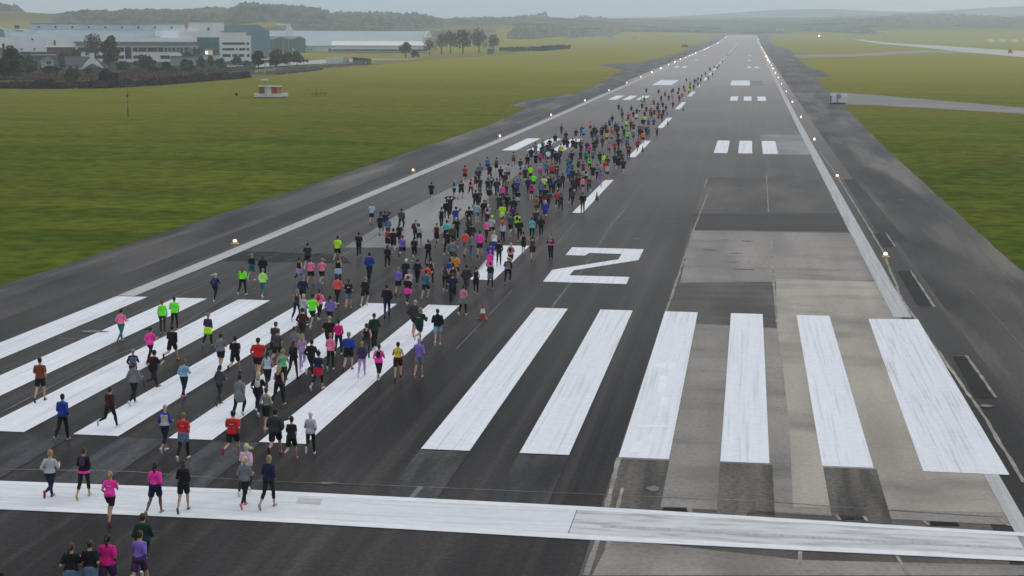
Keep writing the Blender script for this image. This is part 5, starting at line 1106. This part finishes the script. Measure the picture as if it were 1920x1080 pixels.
# head position in the photo; top; bottom; hair; extras
PEOPLE = """
-9 1050;black long;black leggings;brown short
94 843;light grey long;navy leggings;blond bun;sh=red pose=r0
157 839;black long;black capri;brown bun;hem=hot pink sh=yellow bp=dark purple pose=r3
207 883;hot pink tee;black shorts;blond pony;pr=pale pink bag=hot pink sh=red pose=r2
291 867;hot pink long;navy shorts;black pony;deep sh=grey pose=r3
344 862;black long;black shorts;auburn long;sh=blue pose=r3
462 831;pale pink long;charcoal leggings;fair flow;sh=white
459 855;grey hoodie;black leggings;fair pony;sh=pink pose=r3
504 853;navy jacket;black capri;blond bun;sh=grey pose=r3
268 962;dark green jacket;black leggings;brown short;fem sh=white
262 994;purple long;dark purple shorts;brown bun;sh=white
202 1001;magenta tee;dark purple shorts;dark pony;deep sh=black
169 1012;black tee;charcoal leggings;brown short;fem wj=dusty blue
134 1017;black tee;charcoal leggings;brown pony;wj=dusty blue
75 670;rust tee;black shorts;dark short;sh=black pose=r3
117 738;royal blue jacket;black trousers;dark short;sh=grey pose=r3
206 725;maroon long;black leggings;brown bun;sh=white pose=r0
251 679;grey hoodie;black leggings;brown bun;sh=white pose=r3
250 654;black long;black leggings;blond short;fem vest=dusty blue
288 656;black tee;black leggings;dark short;fem bp=maroon sh=black pose=r0
282 613;hot pink tee;black leggings;dark flow;sh=pink pose=r2
323 610;black long;black shorts;dark short;sh=black pose=r0
227 579;pink long;teal leggings;dark bun;sh=grey pose=r3
304 562;neon green tee;charcoal leggings;ginger bun;sh=grey pose=st
327 556;neon green tee;black leggings;dark short;pr=leaf green sh=pink pose=r3
390 587;dark purple long;black leggings;grey beanie;wj=neon yellow sh=grey pose=r3 fem
345 673;light blue long;navy leggings;ginger bun;sh=pink pose=r3
414 625;grey tee;black shorts;dark short;fem sh=white pose=r3
441 630;black tee;black shorts;dark short;sh=black pose=r0
412 684;dark grey hoodie;charcoal leggings;black pony;sh=black pose=r3
450 702;grey tee;black leggings;dark bun;wj=grey sh=white pose=r2
309 758;royal blue long;navy capri;light grey cap;vest=light grey sh=white pose=r3 fem
344 773;red tee;black leggings;tan cap;pr=light grey wj=dusty blue sh=white pose=r3 fem
437 769;red tee;black shorts;dark short;pr=light grey sh=red pose=r0
484 633;red tee;black shorts;black short;pr=crimson sh=white
516 603;charcoal tee;black trousers;dark grey cap;m
520 616;dark grey tee;black shorts;brown short
552 612;grey hoodie;grey leggings;brown short;fem
567 625;lilac tank;lilac leggings;blond long;sh=white
550 638;black long;black leggings;brown long;sh=black pose=r3
502 658;pale blue tank;black leggings;black pony;sh=black pose=r0
531 654;leaf green tank;black leggings;blond bun;sh=black
523 685;black tank;black leggings;blond long;sh=grey pose=r3
485 697;black tee;navy leggings;fair bun;bp=light grey sh=white
499 726;grey tank;black shorts;brown bun;sh=grey pose=r3
517 766;charcoal jacket;black shorts;dark short;sh=black pose=r0
547 780;black tee;black shorts;black flow;sh=red pose=r0
583 771;light grey jacket;black leggings;white cap;sh=white pose=r0 fem
584 636;black jacket;black leggings;dark short;sh=white
597 658;navy tee;black capri;black bun;wj=crimson sh=white pose=r3
620 624;pink tee;black leggings;blond short;fem sh=white pose=r3
635 598;magenta long;navy leggings;dark bun;sh=white pose=r3
654 622;royal blue long;black shorts;grey short;sh=black pose=r3
679 640;dark purple jacket;lilac leggings;blond bun;h=.93 sh=white pose=r3
711 645;hot pink tee;black leggings;brown bun;bp=black sh=white pose=r0
688 606;black tank;dark grey leggings;brown bun;pose=r2
702 587;dark green jacket;black trousers;dark short;sh=white pose=r3
747 641;yellow tank;maroon shorts;black short;sh=red pose=r2 fem
786 633;purple tee;grey shorts;lilac cap;sh=yellow pose=r3 m
821 579;black hoodie;light blue shorts;dark short;sh=white pose=r3
787 576;dark green jacket;navy shorts;grey short;pr=light grey sh=white
778 562;charcoal jacket;black shorts;bald -;sh=pink
726 533;black jacket;navy leggings;dark short;sh=black pose=r3
618 592;black tee;black trousers;bald -
567 577;maroon long;black leggings;dark bun;sh=grey
586 551;neon green tee;black shorts;dark short;sh=white pose=r2
599 542;pink tee;black leggings;dark bun;bp=crimson sh=white pose=r3
619 554;purple tee;black leggings;black pony
569 551;light grey tee;grey leggings;fair bun
557 542;charcoal tank;navy leggings;grey short;fem sh=white pose=r3
869 534;dusty pink long;black leggings;black bun;wj=grey sh=white pose=r3
577 455;charcoal tee;black shorts;dark short;sh=white pose=r3
633 442;neon yellow tee;black shorts;dark short;sh=grey pose=r3
673 435;black tee;navy trousers;dark short;sh=grey pose=r3
693 473;royal blue jacket;black trousers;dark short;sh=black pose=r3
561 482;black tank;black leggings;black bun;wj=lilac
583 484;pink tee;black shorts;ginger bun;sh=blue pose=r3
604 484;pink tee;black shorts;blond flow;sh=white pose=r0
634 482;black tank;navy leggings;brown bun;wj=pale blue
633 516;coral tee;black leggings;black bun;sh=white pose=r3
654 523;black tee;dusty blue shorts;dark pony;pr=white sh=yellow pose=r3
685 519;black long;black shorts;blond bun;sh=white pose=r2
568 516;navy long;black trousers;grey short;sh=black
404 512;navy long;black leggings;fair flow;bp=royal blue sh=white pose=r2
455 499;neon green long;black leggings;ginger long;sh=white pose=r3
493 503;lime hoodie;teal capri;grey bun;sh=white pose=r3
472 475;black long;teal shorts;blond flow;sh=white pose=r3
493 478;black jacket;black leggings;brown long
727 459;black long;black leggings;brown long;sh=pink pose=r2
755 441;purple tee;navy shorts;brown short;bp=purple sh=black fem
777 443;black tee;black leggings;dark pony;sh=white
803 449;black long;black leggings;dark short;fem sh=black
761 485;navy jacket;navy leggings;white cap;m sh=black
747 501;purple tee;black shorts;grey short;fem sh=black pose=r3
767 505;pale pink tee;dark purple leggings;grey short;fem
765 517;black tee;charcoal leggings;brown bun;wj=hot pink sh=white pose=r3
783 485;black long;black leggings;brown bun;sh=grey pose=r3
801 494;coral tee;black leggings;black bun
808 483;charcoal tank;black leggings;black short;fem
799 506;teal tee;black shorts;auburn short;sh=grey pose=r2
855 475;mustard tee;maroon shorts;dark short
844 484;royal blue tee;black leggings;dark short
850 493;navy tank;dark purple leggings;dark short
835 495;brown tank;black leggings;brown long;sh=white pose=r3
849 511;navy tee;black trousers;brown short;sh=black
848 448;grey tee;charcoal shorts;brown short;sh=black
875 496;charcoal jacket;dark grey trousers;black short;sh=white pose=r3
873 431;coral tee;grey shorts;dark short;sh=black pose=r3
885 436;grey tee;dusty blue leggings;dark short;sh=grey
900 432;hot pink tee;black shorts;dark short;sh=black pose=r3
920 454;royal blue tee;navy shorts;dark short
919 469;hot pink tee;pink shorts;hot pink beanie;pr=pale pink fem
936 449;black long;black leggings;dark short;sh=white pose=r3
958 455;dusty pink tee;black shorts;fair bun;bp=maroon
920 491;black tee;black leggings;brown bun;wj=grey sh=grey pose=r3
953 481;black long;black leggings;fair flow;vest=grey sh=grey pose=r2
893 499;black tank;black leggings;brown bun;wj=black sh=yellow pose=r3
982 434;black tank;black shorts;dark bun;sh=grey pose=r2
999 442;olive tank;maroon shorts;dark bun;pose=hh sh=pink
1033 439;maroon long;black trousers;auburn bun;vest=pink pose=fa head=200 sh=black
998 407;turquoise tee;black leggings;brown bun;sh=black pose=r3
1015 404;black long;black leggings;brown long;sh=grey pose=r3
1005 391;charcoal tee;maroon leggings;brown short
1023 376;royal blue jacket;royal blue shorts;fair pony
1006 366;tan jacket;brown shorts;brown short
975 409;black long;black leggings;dark short;sh=white
970 398;neon yellow tee;black shorts;dark short;bp=black
958 400;dark grey tee;black shorts;brown short;sh=white
697 380;pale blue tee;navy shorts;grey short;sh=red pose=r3
809 341;black tee;black shorts;dark short;sh=white pose=r3
713 401;black long;black shorts;dark pony;sh=black pose=r3
722 395;navy jacket;dusty blue trousers;dark short;pose=hh
728 407;dusty blue jacket;maroon trousers;dark bun
753 391;dark grey jacket;navy leggings;dark short;sh=grey pose=r2
749 418;black tee;black leggings;brown bun
727 427;crimson tank;maroon shorts;dark short;bp=crimson fem
738 428;black tee;black shorts;dark short;sh=white
780 411;maroon jacket;black leggings;grey short;sh=grey
786 419;light grey long;black shorts;ginger bun;pose=wv
819 417;maroon tank;black shorts;grey short;sh=black
828 388;black tank;black leggings;dark short;fem sh=white
838 374;black jacket;black leggings;dark short
844 367;black jacket;black trousers;dark short;pose=hh
855 387;royal blue tee;dusty blue shorts;dark short;pose=oh
880 387;black long;black trousers;dark short;sh=grey
895 379;light blue tee;grey shorts;dark short;sh=white
908 374;black jacket;maroon leggings;dark short
915 383;pale pink tee;black leggings;white cap;bp=maroon fem
856 407;black tee;black trousers;light grey cap;m
838 412;turquoise long;black shorts;brown short
839 430;black tee;black leggings;dark short
850 420;olive tee;black shorts;bald -
880 407;charcoal jacket;black shorts;fair bun
884 418;black jacket;black leggings;dark short
922 404;light grey tee;black shorts;neon yellow beanie;m
913 410;pink tee;black leggings;brown bun
927 432;pale blue tank;royal blue shorts;fair bun;vest=white
943 415;pale blue long;black leggings;ginger long;sh=pink
942 407;coral tee;black leggings;brown bun
942 381;neon yellow tee;black shorts;dark short;wj=lime
962 384;dark purple tee;charcoal shorts;dark short
963 369;black jacket;black shorts;dark short
951 362;black tee;black leggings;dark short
937 363;charcoal tee;black leggings;dark short
872 310;red tee;black shorts;dark short;sh=white pose=r3
900 306;dusty blue jacket;navy trousers;dark short
896 314;navy tee;black leggings;brown short;bp=dark grey
914 294;bright blue tee;navy shorts;dark short
918 307;black jacket;black shorts;dark short
931 295;dark grey tank;black shorts;dark short;sh=white
852 337;light blue tee;navy leggings;fair flow;bp=navy
865 338;black tee;black shorts;dark short;sh=black pose=r2
883 335;pink tank;black leggings;dark bun;bp=black sh=pink
892 324;maroon tank;maroon shorts;ginger bun
900 331;charcoal tee;black leggings;dark short
921 327;navy jacket;charcoal leggings;dark short;vest=light grey
915 333;navy tee;charcoal leggings;dark short
932 334;dark green jacket;black leggings;dark short;sh=grey
918 350;black jacket;light grey shorts;brown bun;sh=grey
899 355;brown tee;black leggings;brown bun
892 356;black jacket;black leggings;dark short
963 284;tan tank;brown shorts;dark short;sh=black
953 307;light grey tee;maroon shorts;dark short
939 311;black tee;maroon leggings;dark short;sh=black
947 322;maroon jacket;maroon trousers;dark short
950 334;tan tee;black leggings;black bun
943 346;hot pink tee;black leggings;dark bun
976 297;black tee;charcoal shorts;dark short
977 307;pale blue tee;crimson shorts;dark short;bp=navy
985 312;black tee;black shorts;dark short
989 289;black jacket;black leggings;dark short
996 276;navy jacket;navy shorts;dark short
1004 267;grey jacket;black leggings;dark short
1005 286;black tee;black shorts;dark short
1013 283;magenta tee;maroon shorts;brown bun
1018 262;green tee;black leggings;brown short
1017 271;black jacket;black leggings;dark short
1021 274;teal jacket;navy leggings;dark short
1028 280;white tee;black shorts;dark short
1026 267;black tee;black leggings;dark short
1031 259;black long;black leggings;dark short
1035 274;navy tee;navy trousers;dark short
1042 282;navy jacket;black leggings;dark short
1048 281;dark grey jacket;black trousers;dark short
1052 270;yellow jacket;black leggings;dark short
1041 250;black jacket;black shorts;dark short
995 309;neon yellow tee;maroon shorts;brown short
1001 324;neon green tee;dark green shorts;bald -;vest=neon green
1020 329;lime tee;black leggings;brown short
1013 302;light blue tee;black leggings;dark bun;wj=hot pink
1025 302;dusty blue tee;black leggings;dark short
1035 306;red tee;maroon shorts;brown short
1043 305;brown tee;charcoal shorts;dark short
1044 311;brown tee;dusty blue leggings;dark short
1055 324;maroon jacket;black leggings;dark bun
991 331;navy jacket;black leggings;dark short
997 341;magenta tee;black shorts;dark bun;bp=crimson
964 338;black jacket;black leggings;dark bun
970 336;royal blue tee;black leggings;dark short
1015 337;teal jacket;black leggings;pink beanie;fem
1032 329;black jacket;black trousers;dark short
1038 332;black tee;black leggings;dark short;bp=bright blue
1048 329;dark grey jacket;black leggings;dark bun
1066 292;dusty blue jacket;navy trousers;dark short
1068 304;bright blue tee;navy shorts;dark short
1058 257;black jacket;black shorts;dark short
1064 259;navy jacket;navy shorts;dark short
971 355;black tee;charcoal leggings;dark short;wj=light grey fem
1014 361;maroon tee;black leggings;brown bun
1029 357;charcoal long;black leggings;dark short
1022 349;black tee;crimson shorts;dark short
1046 356;red jacket;black leggings;dark short
1052 362;charcoal jacket;charcoal trousers;dark bun
1014 341;dusty blue jacket;black leggings;brown bun
1072 302;teal tee;bright blue shorts;dark short
1067 312;bright blue jacket;navy leggings;brown short
1074 314;charcoal jacket;olive trousers;dark short
1085 296;dark green tank;maroon shorts;dark bun
1094 302;olive tee;dark purple shorts;dark bun
1106 293;neon green tee;black leggings;brown bun;bp=olive
1084 318;olive jacket;olive leggings;brown bun
1099 315;light grey tee;maroon leggings;blond bun;bp=dark purple
1112 308;black tee;black shorts;bald -
1120 308;grey tee;navy leggings;dark bun
1126 319;purple tee;dusty pink leggings;dark pony
1139 307;light grey tee;dark grey shorts;brown bun
1136 299;red tee;red shorts;brown short
1139 292;dark purple tee;navy leggings;dark short
1132 287;neon yellow tee;lime shorts;brown bun
1125 284;black jacket;black leggings;dark bun
1153 287;navy jacket;black shorts;dark short
1159 291;black tee;black shorts;dark short
1093 331;pink tee;maroon skirt;dark bun
1105 330;olive tee;navy leggings;fair bun
1076 331;black jacket;black shorts;dark short;vest=charcoal
1084 327;maroon tee;black leggings;brown short
1071 346;black jacket;black leggings;maroon beanie;fem
1074 352;dark grey jacket;black trousers;dark bun
1093 360;black long;black leggings;brown short
1169 297;black jacket;black shorts;dark short
1053 232;maroon tank;maroon leggings;dark short
1061 245;black jacket;black leggings;dark short
1080 241;black tee;dark grey shorts;dark short
1091 235;royal blue jacket;black leggings;purple cap;m
1095 239;light blue tee;black shorts;dark short
1107 227;orange tank;brown shorts;brown short
1110 242;black jacket;black leggings;dark short
1114 235;black tee;black leggings;dark short
1118 239;charcoal jacket;black leggings;dark short
1120 249;dusty blue tee;navy leggings;grey short
1128 239;navy jacket;navy shorts;dark short
1130 234;black jacket;black trousers;dark short
1138 246;yellow tee;black shorts;dark short
1148 238;coral tee;maroon shorts;dark short
1147 247;lilac tee;black shorts;brown bun
1136 230;brown jacket;brown leggings;dark short
1138 239;maroon tee;black leggings;dark short
1143 222;royal blue tee;black shorts;dark short
1154 229;dark purple jacket;navy leggings;dark short
1158 232;maroon jacket;black leggings;dark short
1074 259;black tee;black shorts;dark short
1080 261;charcoal tee;black shorts;dark short
1089 261;brown jacket;black leggings;dark short
1090 268;black jacket;black leggings;dark bun
1101 264;dark purple jacket;charcoal leggings;grey short
1105 271;magenta tee;dark purple leggings;dark bun
1118 259;black jacket;navy leggings;dark short
1114 262;black tee;black trousers;dark short
1130 255;dark grey jacket;charcoal leggings;dark short
1142 266;dusty pink tee;navy leggings;brown bun
1153 264;red tee;black leggings;dark short
1072 282;black tee;black leggings;dark short
1089 281;maroon tee;dark purple shorts;dark bun
1099 281;green tee;black leggings;dark bun;vest=green
1112 280;dusty blue tee;dark purple leggings;dark bun
1148 215;black jacket;black leggings;dark short
1167 207;dark grey tee;dark purple leggings;dark short
1178 211;red tee;maroon shorts;dark short
1188 207;black tee;brown shorts;dark short
1193 211;white tee;black shorts;dark short
1209 215;neon yellow tee;black leggings;dark short
1205 221;black jacket;black leggings;dark short
1216 221;dusty blue tee;maroon shorts;dark short
1226 221;royal blue tee;black shorts;dark short
1175 224;neon yellow tee;black shorts;dark short
1167 226;light blue tee;black leggings;dark short
1160 229;leaf green tee;dark grey shorts;brown short
1154 228;grey tee;navy leggings;dark bun
1183 224;brown tee;black leggings;dark short
1188 229;charcoal tee;black shorts;grey short
1199 231;grey tee;charcoal leggings;grey short
1204 233;tan tee;black leggings;white cap;m
1177 244;neon green tee;olive leggings;dark short
1188 243;grey tee;dark purple shorts;white cap;m
1206 246;orange tee;maroon shorts;brown short
1200 239;black jacket;maroon leggings;dark short
1216 237;teal jacket;black leggings;dark short
1212 235;navy jacket;black leggings;dark short
1232 235;maroon long;black trousers;dark bun;vest=pink pose=fa head=200
1196 260;crimson jacket;maroon shorts;brown short
1179 269;maroon long;black trousers;black cap;pose=fa vest=crimson m
1176 257;dusty blue tee;black leggings;dark short
1167 254;grey tee;dusty blue leggings;brown bun
1160 256;black jacket;black leggings;dark short
1161 277;black jacket;olive leggings;dark short
1166 283;olive tee;black leggings;dark short
1158 237;black jacket;black leggings;dark short
1170 239;navy tee;black leggings;dark short
1159 246;maroon tee;black leggings;dark short
1222 207;maroon tee;black leggings;dark short
1212 164;black tee;black shorts;dark short
1235 166;black tee;black shorts;dark short
1247 171;charcoal tee;black shorts;dark short
1250 169;pale pink tee;white shorts;dark short
1259 167;dusty blue tee;light blue shorts;dark short
1262 164;navy tee;navy shorts;dark short
1273 162;black tee;black leggings;dark short
1271 170;black tee;light grey shorts;dark short
1274 178;black jacket;black leggings;dark short
1279 173;red tee;maroon shorts;dark short
1261 176;coral tee;dusty pink shorts;dark short
1254 177;navy tee;maroon leggings;dark short
1262 189;maroon tee;maroon leggings;dark short
1203 181;neon yellow tee;olive shorts;brown short
1208 180;dark grey tee;charcoal leggings;dark short
1204 192;black tee;black shorts;dark short
1226 186;charcoal tee;black shorts;dark short
1240 178;maroon tee;maroon leggings;dark short
1243 190;black tee;black shorts;dark short
1234 190;dark grey tee;black leggings;dark short
1233 196;black jacket;black leggings;dark short
1221 194;pale blue tee;grey shorts;dark short
1219 202;red tee;black leggings;dark short
1212 198;maroon tee;black shorts;dark short
1199 198;pale blue tee;dusty blue shorts;dark short
1194 202;black tee;black leggings;dark short
1184 197;black tee;black shorts;dark short
1160 194;maroon tee;black shorts;dark short
1166 200;dusty blue tee;charcoal leggings;dark short
1181 204;light grey tee;pink shorts;dark short
1249 196;maroon tee;black leggings;dark short
1251 203;turquoise tee;dusty blue shorts;dark short
1244 203;black tee;black leggings;dark short
1236 203;dark grey tee;black leggings;dark short
1235 210;red tee;black shorts;dark short
1241 210;maroon tee;black leggings;dark short
1209 207;charcoal tee;black shorts;dark short
1227 203;charcoal tee;black shorts;dark short
1287 146;black tee;black shorts;dark short
1294 152;grey tee;black shorts;dark short
1302 147;black tee;black leggings;dark short
1305 148;olive tee;charcoal leggings;dark short
1309 144;black tee;black leggings;dark short
1314 145;maroon tee;black shorts;dark short
1316 138;black tee;black leggings;dark short
1323 134;charcoal tee;grey shorts;dark short
1328 142;maroon tee;black leggings;dark short
1330 125;dusty blue tee;grey shorts;dark short
1332 127;navy tee;charcoal leggings;dark short
1339 122;maroon tee;black shorts;dark short
1345 123;charcoal tee;black leggings;dark short
1336 135;black tee;black leggings;dark short
1355 112;charcoal tee;black leggings;dark short
1348 120;maroon tee;charcoal leggings;dark short
1294 160;maroon tee;black leggings;dark short
1292 164;neon yellow tee;olive leggings;dark short
1301 157;black tee;black leggings;dark short
1309 153;navy tee;navy leggings;dark short
1282 159;maroon tee;maroon leggings;dark short
1284 163;coral tee;red shorts;dark short
1314 152;dusty pink tee;maroon shorts;dark short
1363 101;charcoal tee;charcoal leggings;dark short
1367 100;charcoal tee;charcoal leggings;dark short
"""
rnd = random.Random(77)
folk = []
for ln in PEOPLE.strip().split('\n'):
    a = ln.split(';'); u, v = map(float, a[0].split())
    tc_, tg = a[1].rsplit(' ', 1); bc, bg_ = a[2].rsplit(' ', 1); hc, hs = a[3].rsplit(' ', 1)
    ex = {}
    if len(a) > 4:
        # values may hold two words: split on known keys
        toks = a[4].split(); cur = None
        for t in toks:
            if '=' in t: cur, val = t.split('=', 1); ex[cur] = val
            elif t in ('fem', 'm', 'deep'): ex[t] = True; cur = None
            else: ex[cur] += ' '+t
    fem = bool(ex.get('fem')) or (hs in ('bun', 'pony', 'long', 'flow') and not ex.get('m'))
    if hs in ('cap', 'beanie') and not ex.get('fem'): fem = False
    pose = ex.get('pose') or rnd.choice(('r0', 'r1', 'r2', 'r3', 'r3', 'r0'))
    mir = rnd.random() < .5 if pose not in ('wv', 'oh') else False
    folk.append(dict(u=u, v=v, tc=tc_, tg=tg, bc=bc, bg=bg_, hc=hc, hs=hs, ex=ex, fem=fem, pose=pose, mir=mir, h=float(ex.get('h', 1))*(.975 if fem else 1.04)*rnd.uniform(.97, 1.03), head=R(float(ex['head'])) if 'head' in ex else rnd.gauss(R(1), R(7))))
for f in folk:
    J = skeleton(f['pose'], f['fem']); f['J'] = J
    top = (J['head'].z+.118-J['low'])*f['h']
    g = at(f['u'], f['v'], h=top); f['p'] = Vector((g.x, g.y-J['head'].y*f['h'], P(g.y))); f['d'] = (f['p']-CAMP).length
folk.sort(key=lambda f: f['d'])
near, rest = folk[:300], folk[300:]
# ---- what each label says
def word_top(f):
    s = f['tc']+' '+SAY[f['tg']]
    return s
def attrs(f, lvl):
    ex = f['ex']; s = f['tc']+' '+SAY[f['tg']]
    if 'vest' in ex: s = ex['vest']+' gilet'
    if lvl >= 1:
        if 'wj' in ex: s += ' with '+ex['wj']+' jacket round waist'
        elif 'bp' in ex: s += ' with '+ex['bp']+' backpack'
        elif 'hem' in ex: s += ' with '+ex['hem']+' hem'
        elif 'bag' in ex: s += ' with pink belt bag'
    if lvl >= 2:
        s += ' and '+f['bc']+' '+SAY[f['bg']]
    if lvl >= 3:
        hw = {'bun': 'tied-up %s hair', 'pony': '%s ponytail', 'long': 'long %s hair', 'flow': 'flying %s hair', 'short': 'short %s hair', 'cap': '%s cap', 'beanie': '%s beanie'}.get(f['hs'], '')
        s += ', '+(hw % f['hc'] if f['hc'] != 'bald' else 'bald head')
    return s
from collections import Counter
SPEC = {'hh': 'with hands on head', 'wv': 'waving one arm', 'oh': 'with one hand on head', 'fa': 'standing facing the runners'}
def who(f, lvl): 
    k = SPEC.get(f['pose']); return ('person ' if f['pose'] == 'fa' else 'runner ')+(k+' in ' if k else 'in ')+attrs(f, lvl)
cnt = [Counter(who(f, l) for f in folk) for l in range(4)]
for f in near:
    f['label'] = None; lm = 400 if f['d'] < 175 else 0
    for l in (1, 2, 3):
        if l == 3 and f['d'] > 150: continue
        if cnt[l][who(f, l)] == 1 and len(who(f, l).split()) <= 16:
            f['label'] = who(f, max(l, 2)) if len(who(f, max(l, 2)).split()) <= 16 else who(f, l); break
lmk = [(f, f['tc']+' '+SAY[f['tg']]) for f in near if f['label'] and f['pose'] != 'fa']
c0 = Counter(s for f, s in [(f, f['tc']+' '+SAY[f['tg']]) for f in folk])
mark = [(f['u'], f['v'], 'the '+s) for f, s in lmk if c0[s] == 1]
mark += [(f['u'], f['v'], 'the '+f['ex']['bp']+' backpack') for f in near if 'bp' in f['ex'] and sum(g['ex'].get('bp') == f['ex']['bp'] for g in folk) == 1]
mark += [(f['u'], f['v'], 'the '+f['ex']['wj']+' jacket round a waist') for f in near if 'wj' in f['ex'] and sum(g['ex'].get('wj') == f['ex']['wj'] for g in folk) == 1]
mark += [(f['u'], f['v'], 'the '+f['hc']+' '+f['hs']) for f in near if f['hs'] in ('cap', 'beanie') and sum((g['hc'], g['hs']) == (f['hc'], f['hs']) for g in folk) == 1]
mark += [(905, 580, 'the red traffic cone'), (1033, 440, 'the pink-gilet marshal by the white 2'), (786, 419, 'the waving runner')]
def reln(du, dv):
    if abs(du) >= abs(dv): return 'just left of' if du < 0 else 'just right of'
    return 'just behind' if dv > 0 else 'just ahead of'
used = set(f['label'] for f in near if f['label'])
todo = [f for f in near if not f['label']]
for mode in (2, 1, 0):
    for f in todo:
        if f['label']: continue
        sc = 1.0/f['d']*100
        cand = sorted(((f['u']-a)**2+((f['v']-b)*1.3)**2, a, b, t) for a, b, t in mark if (a, b) != (f['u'], f['v']))[:12]
        for dd, a, b, t in cand:
            rel = reln(f['u']-a, f['v']-b); base = who(f, mode)
            if dd > (55*sc)**2: rel = rel.replace('just ', '') if 'just' in rel else rel
            s = base+' '+rel+' '+t
            if len(s.split()) > 16 or s in used: continue
            # nobody alike may stand nearer to the same landmark on the same side
            if any(g is not f and who(g, mode) == base and reln(g['u']-a, g['v']-b).split()[-2:] == reln(f['u']-a, f['v']-b).split()[-2:] and (g['u']-a)**2+((g['v']-b)*1.3)**2 <= dd+1 for g in folk): continue
            f['label'] = s; used.add(s); break
left = [f for f in near if not f['label']]
for f in sorted(left, key=lambda q: q['u']):
    nb = sorted((g for g in folk if g is not f and g.get('label')), key=lambda g: (g['u']-f['u'])**2+(g['v']-f['v'])**2)
    for g in nb[:30]:
        s = 'runner in '+f['tc']+' '+SAY[f['tg']]+' '+reln(f['u']-g['u'], f['v']-g['v'])+' the '+g['tc']+' '+SAY[g['tg']]+' and '+g['bc']+' '+SAY[g['bg']]
        if s not in used and len(s.split()) <= 16: f['label'] = s; used.add(s); break
print('labels: unlabelled', sum(1 for f in near if not f['label']), 'distinct', len(set(f['label'] for f in near)))
def add_part(e, name, me, m):
    o = bpy.data.objects.new(name, me); C.objects.link(o); o.parent = e
    o.material_slots[0].link = 'OBJECT'; o.material_slots[0].material = m; return o
def outfit(f):
    ex = f['ex']; L = [('body', 'body', SKIND if 'deep' in ex else SKIN), (f['bg'], PARTNAME[f['bg']], cloth(f['bc'])), (f['tg'], PARTNAME[f['tg']], cloth(f['tc']))]
    if f['hs'] in ('cap', 'beanie'): L.append((f['hs'], f['hs'], cloth(f['hc'])))
    elif f['hc'] != 'bald': L.append(('hair_'+f['hs'], 'hair', hairm(f['hc'])))
    for k, key in (('wj', 'waist_jacket'), ('bp', 'backpack'), ('vest', 'vest'), ('bag', 'belt_bag'), ('hem', 'hem_band'), ('pr', 'print')):
        if k in ex: L.append((key, PARTNAME[key], cloth(ex[k])))
    return L
for i, f in enumerate(near):
    e = empty('person', f['p']+Vector((0, 0, -J['low'] if False else -f['J']['low']*f['h'])), -f['head']); bw = f['h']*random.Random(int(f['u']*7+f['v'])).uniform(.92, 1.14); e.scale = (bw, bw, f['h'])
    tag(e, f['label'] or 'runner in dark kit within the crowd', 'person', 'runners on the runway' if f['pose'] != 'fa' else 'marshals along the runway')
    for kind, nm, m in outfit(f): add_part(e, nm, part_mesh(kind, f['pose'], f['fem'], f['mir']), m)
    shm = SHOES[f['ex'].get('sh') or ('white', 'black', 'grey', 'white', 'pink', 'blue')[i % 6]]
    for n in 'RL': add_part(e, 'shoe', part_mesh('shoe'+n, f['pose'], f['fem'], f['mir']), shm)
# the farthest runners, too many for things of their own: one crowd
vs, fs, mi, ml = [], [], [], []
for f in rest:
    M = Matrix.Translation(f['p']+Vector((0, 0, -f['J']['low']*f['h']))) @ Matrix.Rotation(-f['head'], 4, 'Z') @ Matrix.Scale(f['h'], 4)
    for kind, nm, m in outfit(f):
        me = part_mesh(kind, f['pose'], f['fem'], f['mir'], 1)
        if m not in ml: ml.append(m)
        k = len(vs); vs += [tuple(M @ v.co) for v in me.vertices]
        for p_ in me.polygons: fs.append([k+q for q in p_.vertices]); mi.append(ml.index(m))
if rest:
    o = obj('crowd', (vs, fs), None, smooth=True); o['kind'] = 'stuff'
    for m in ml: o.data.materials.append(m)
    o.data.polygons.foreach_set('material_index', mi)
# ------------------------------------------------------------------ haze
hz = bpy.data.materials.new('haze'); hz.use_nodes = True; t_ = hz.node_tree; t_.nodes.clear()
o_ = t_.nodes.new('ShaderNodeOutputMaterial'); v_ = t_.nodes.new('ShaderNodeVolumePrincipled')
v_.inputs['Color'].default_value = (.79, .91, 1.0, 1); v_.inputs['Density'].default_value = HAZE_D; v_.inputs['Anisotropy'].default_value = .35
t_.links.new(v_.outputs[0], o_.inputs['Volume'])
tag(obj('haze', box(-7500, 7500, -450, 7100, min(v[2] for v in gv)-1, 300), hz), kind='stuff')
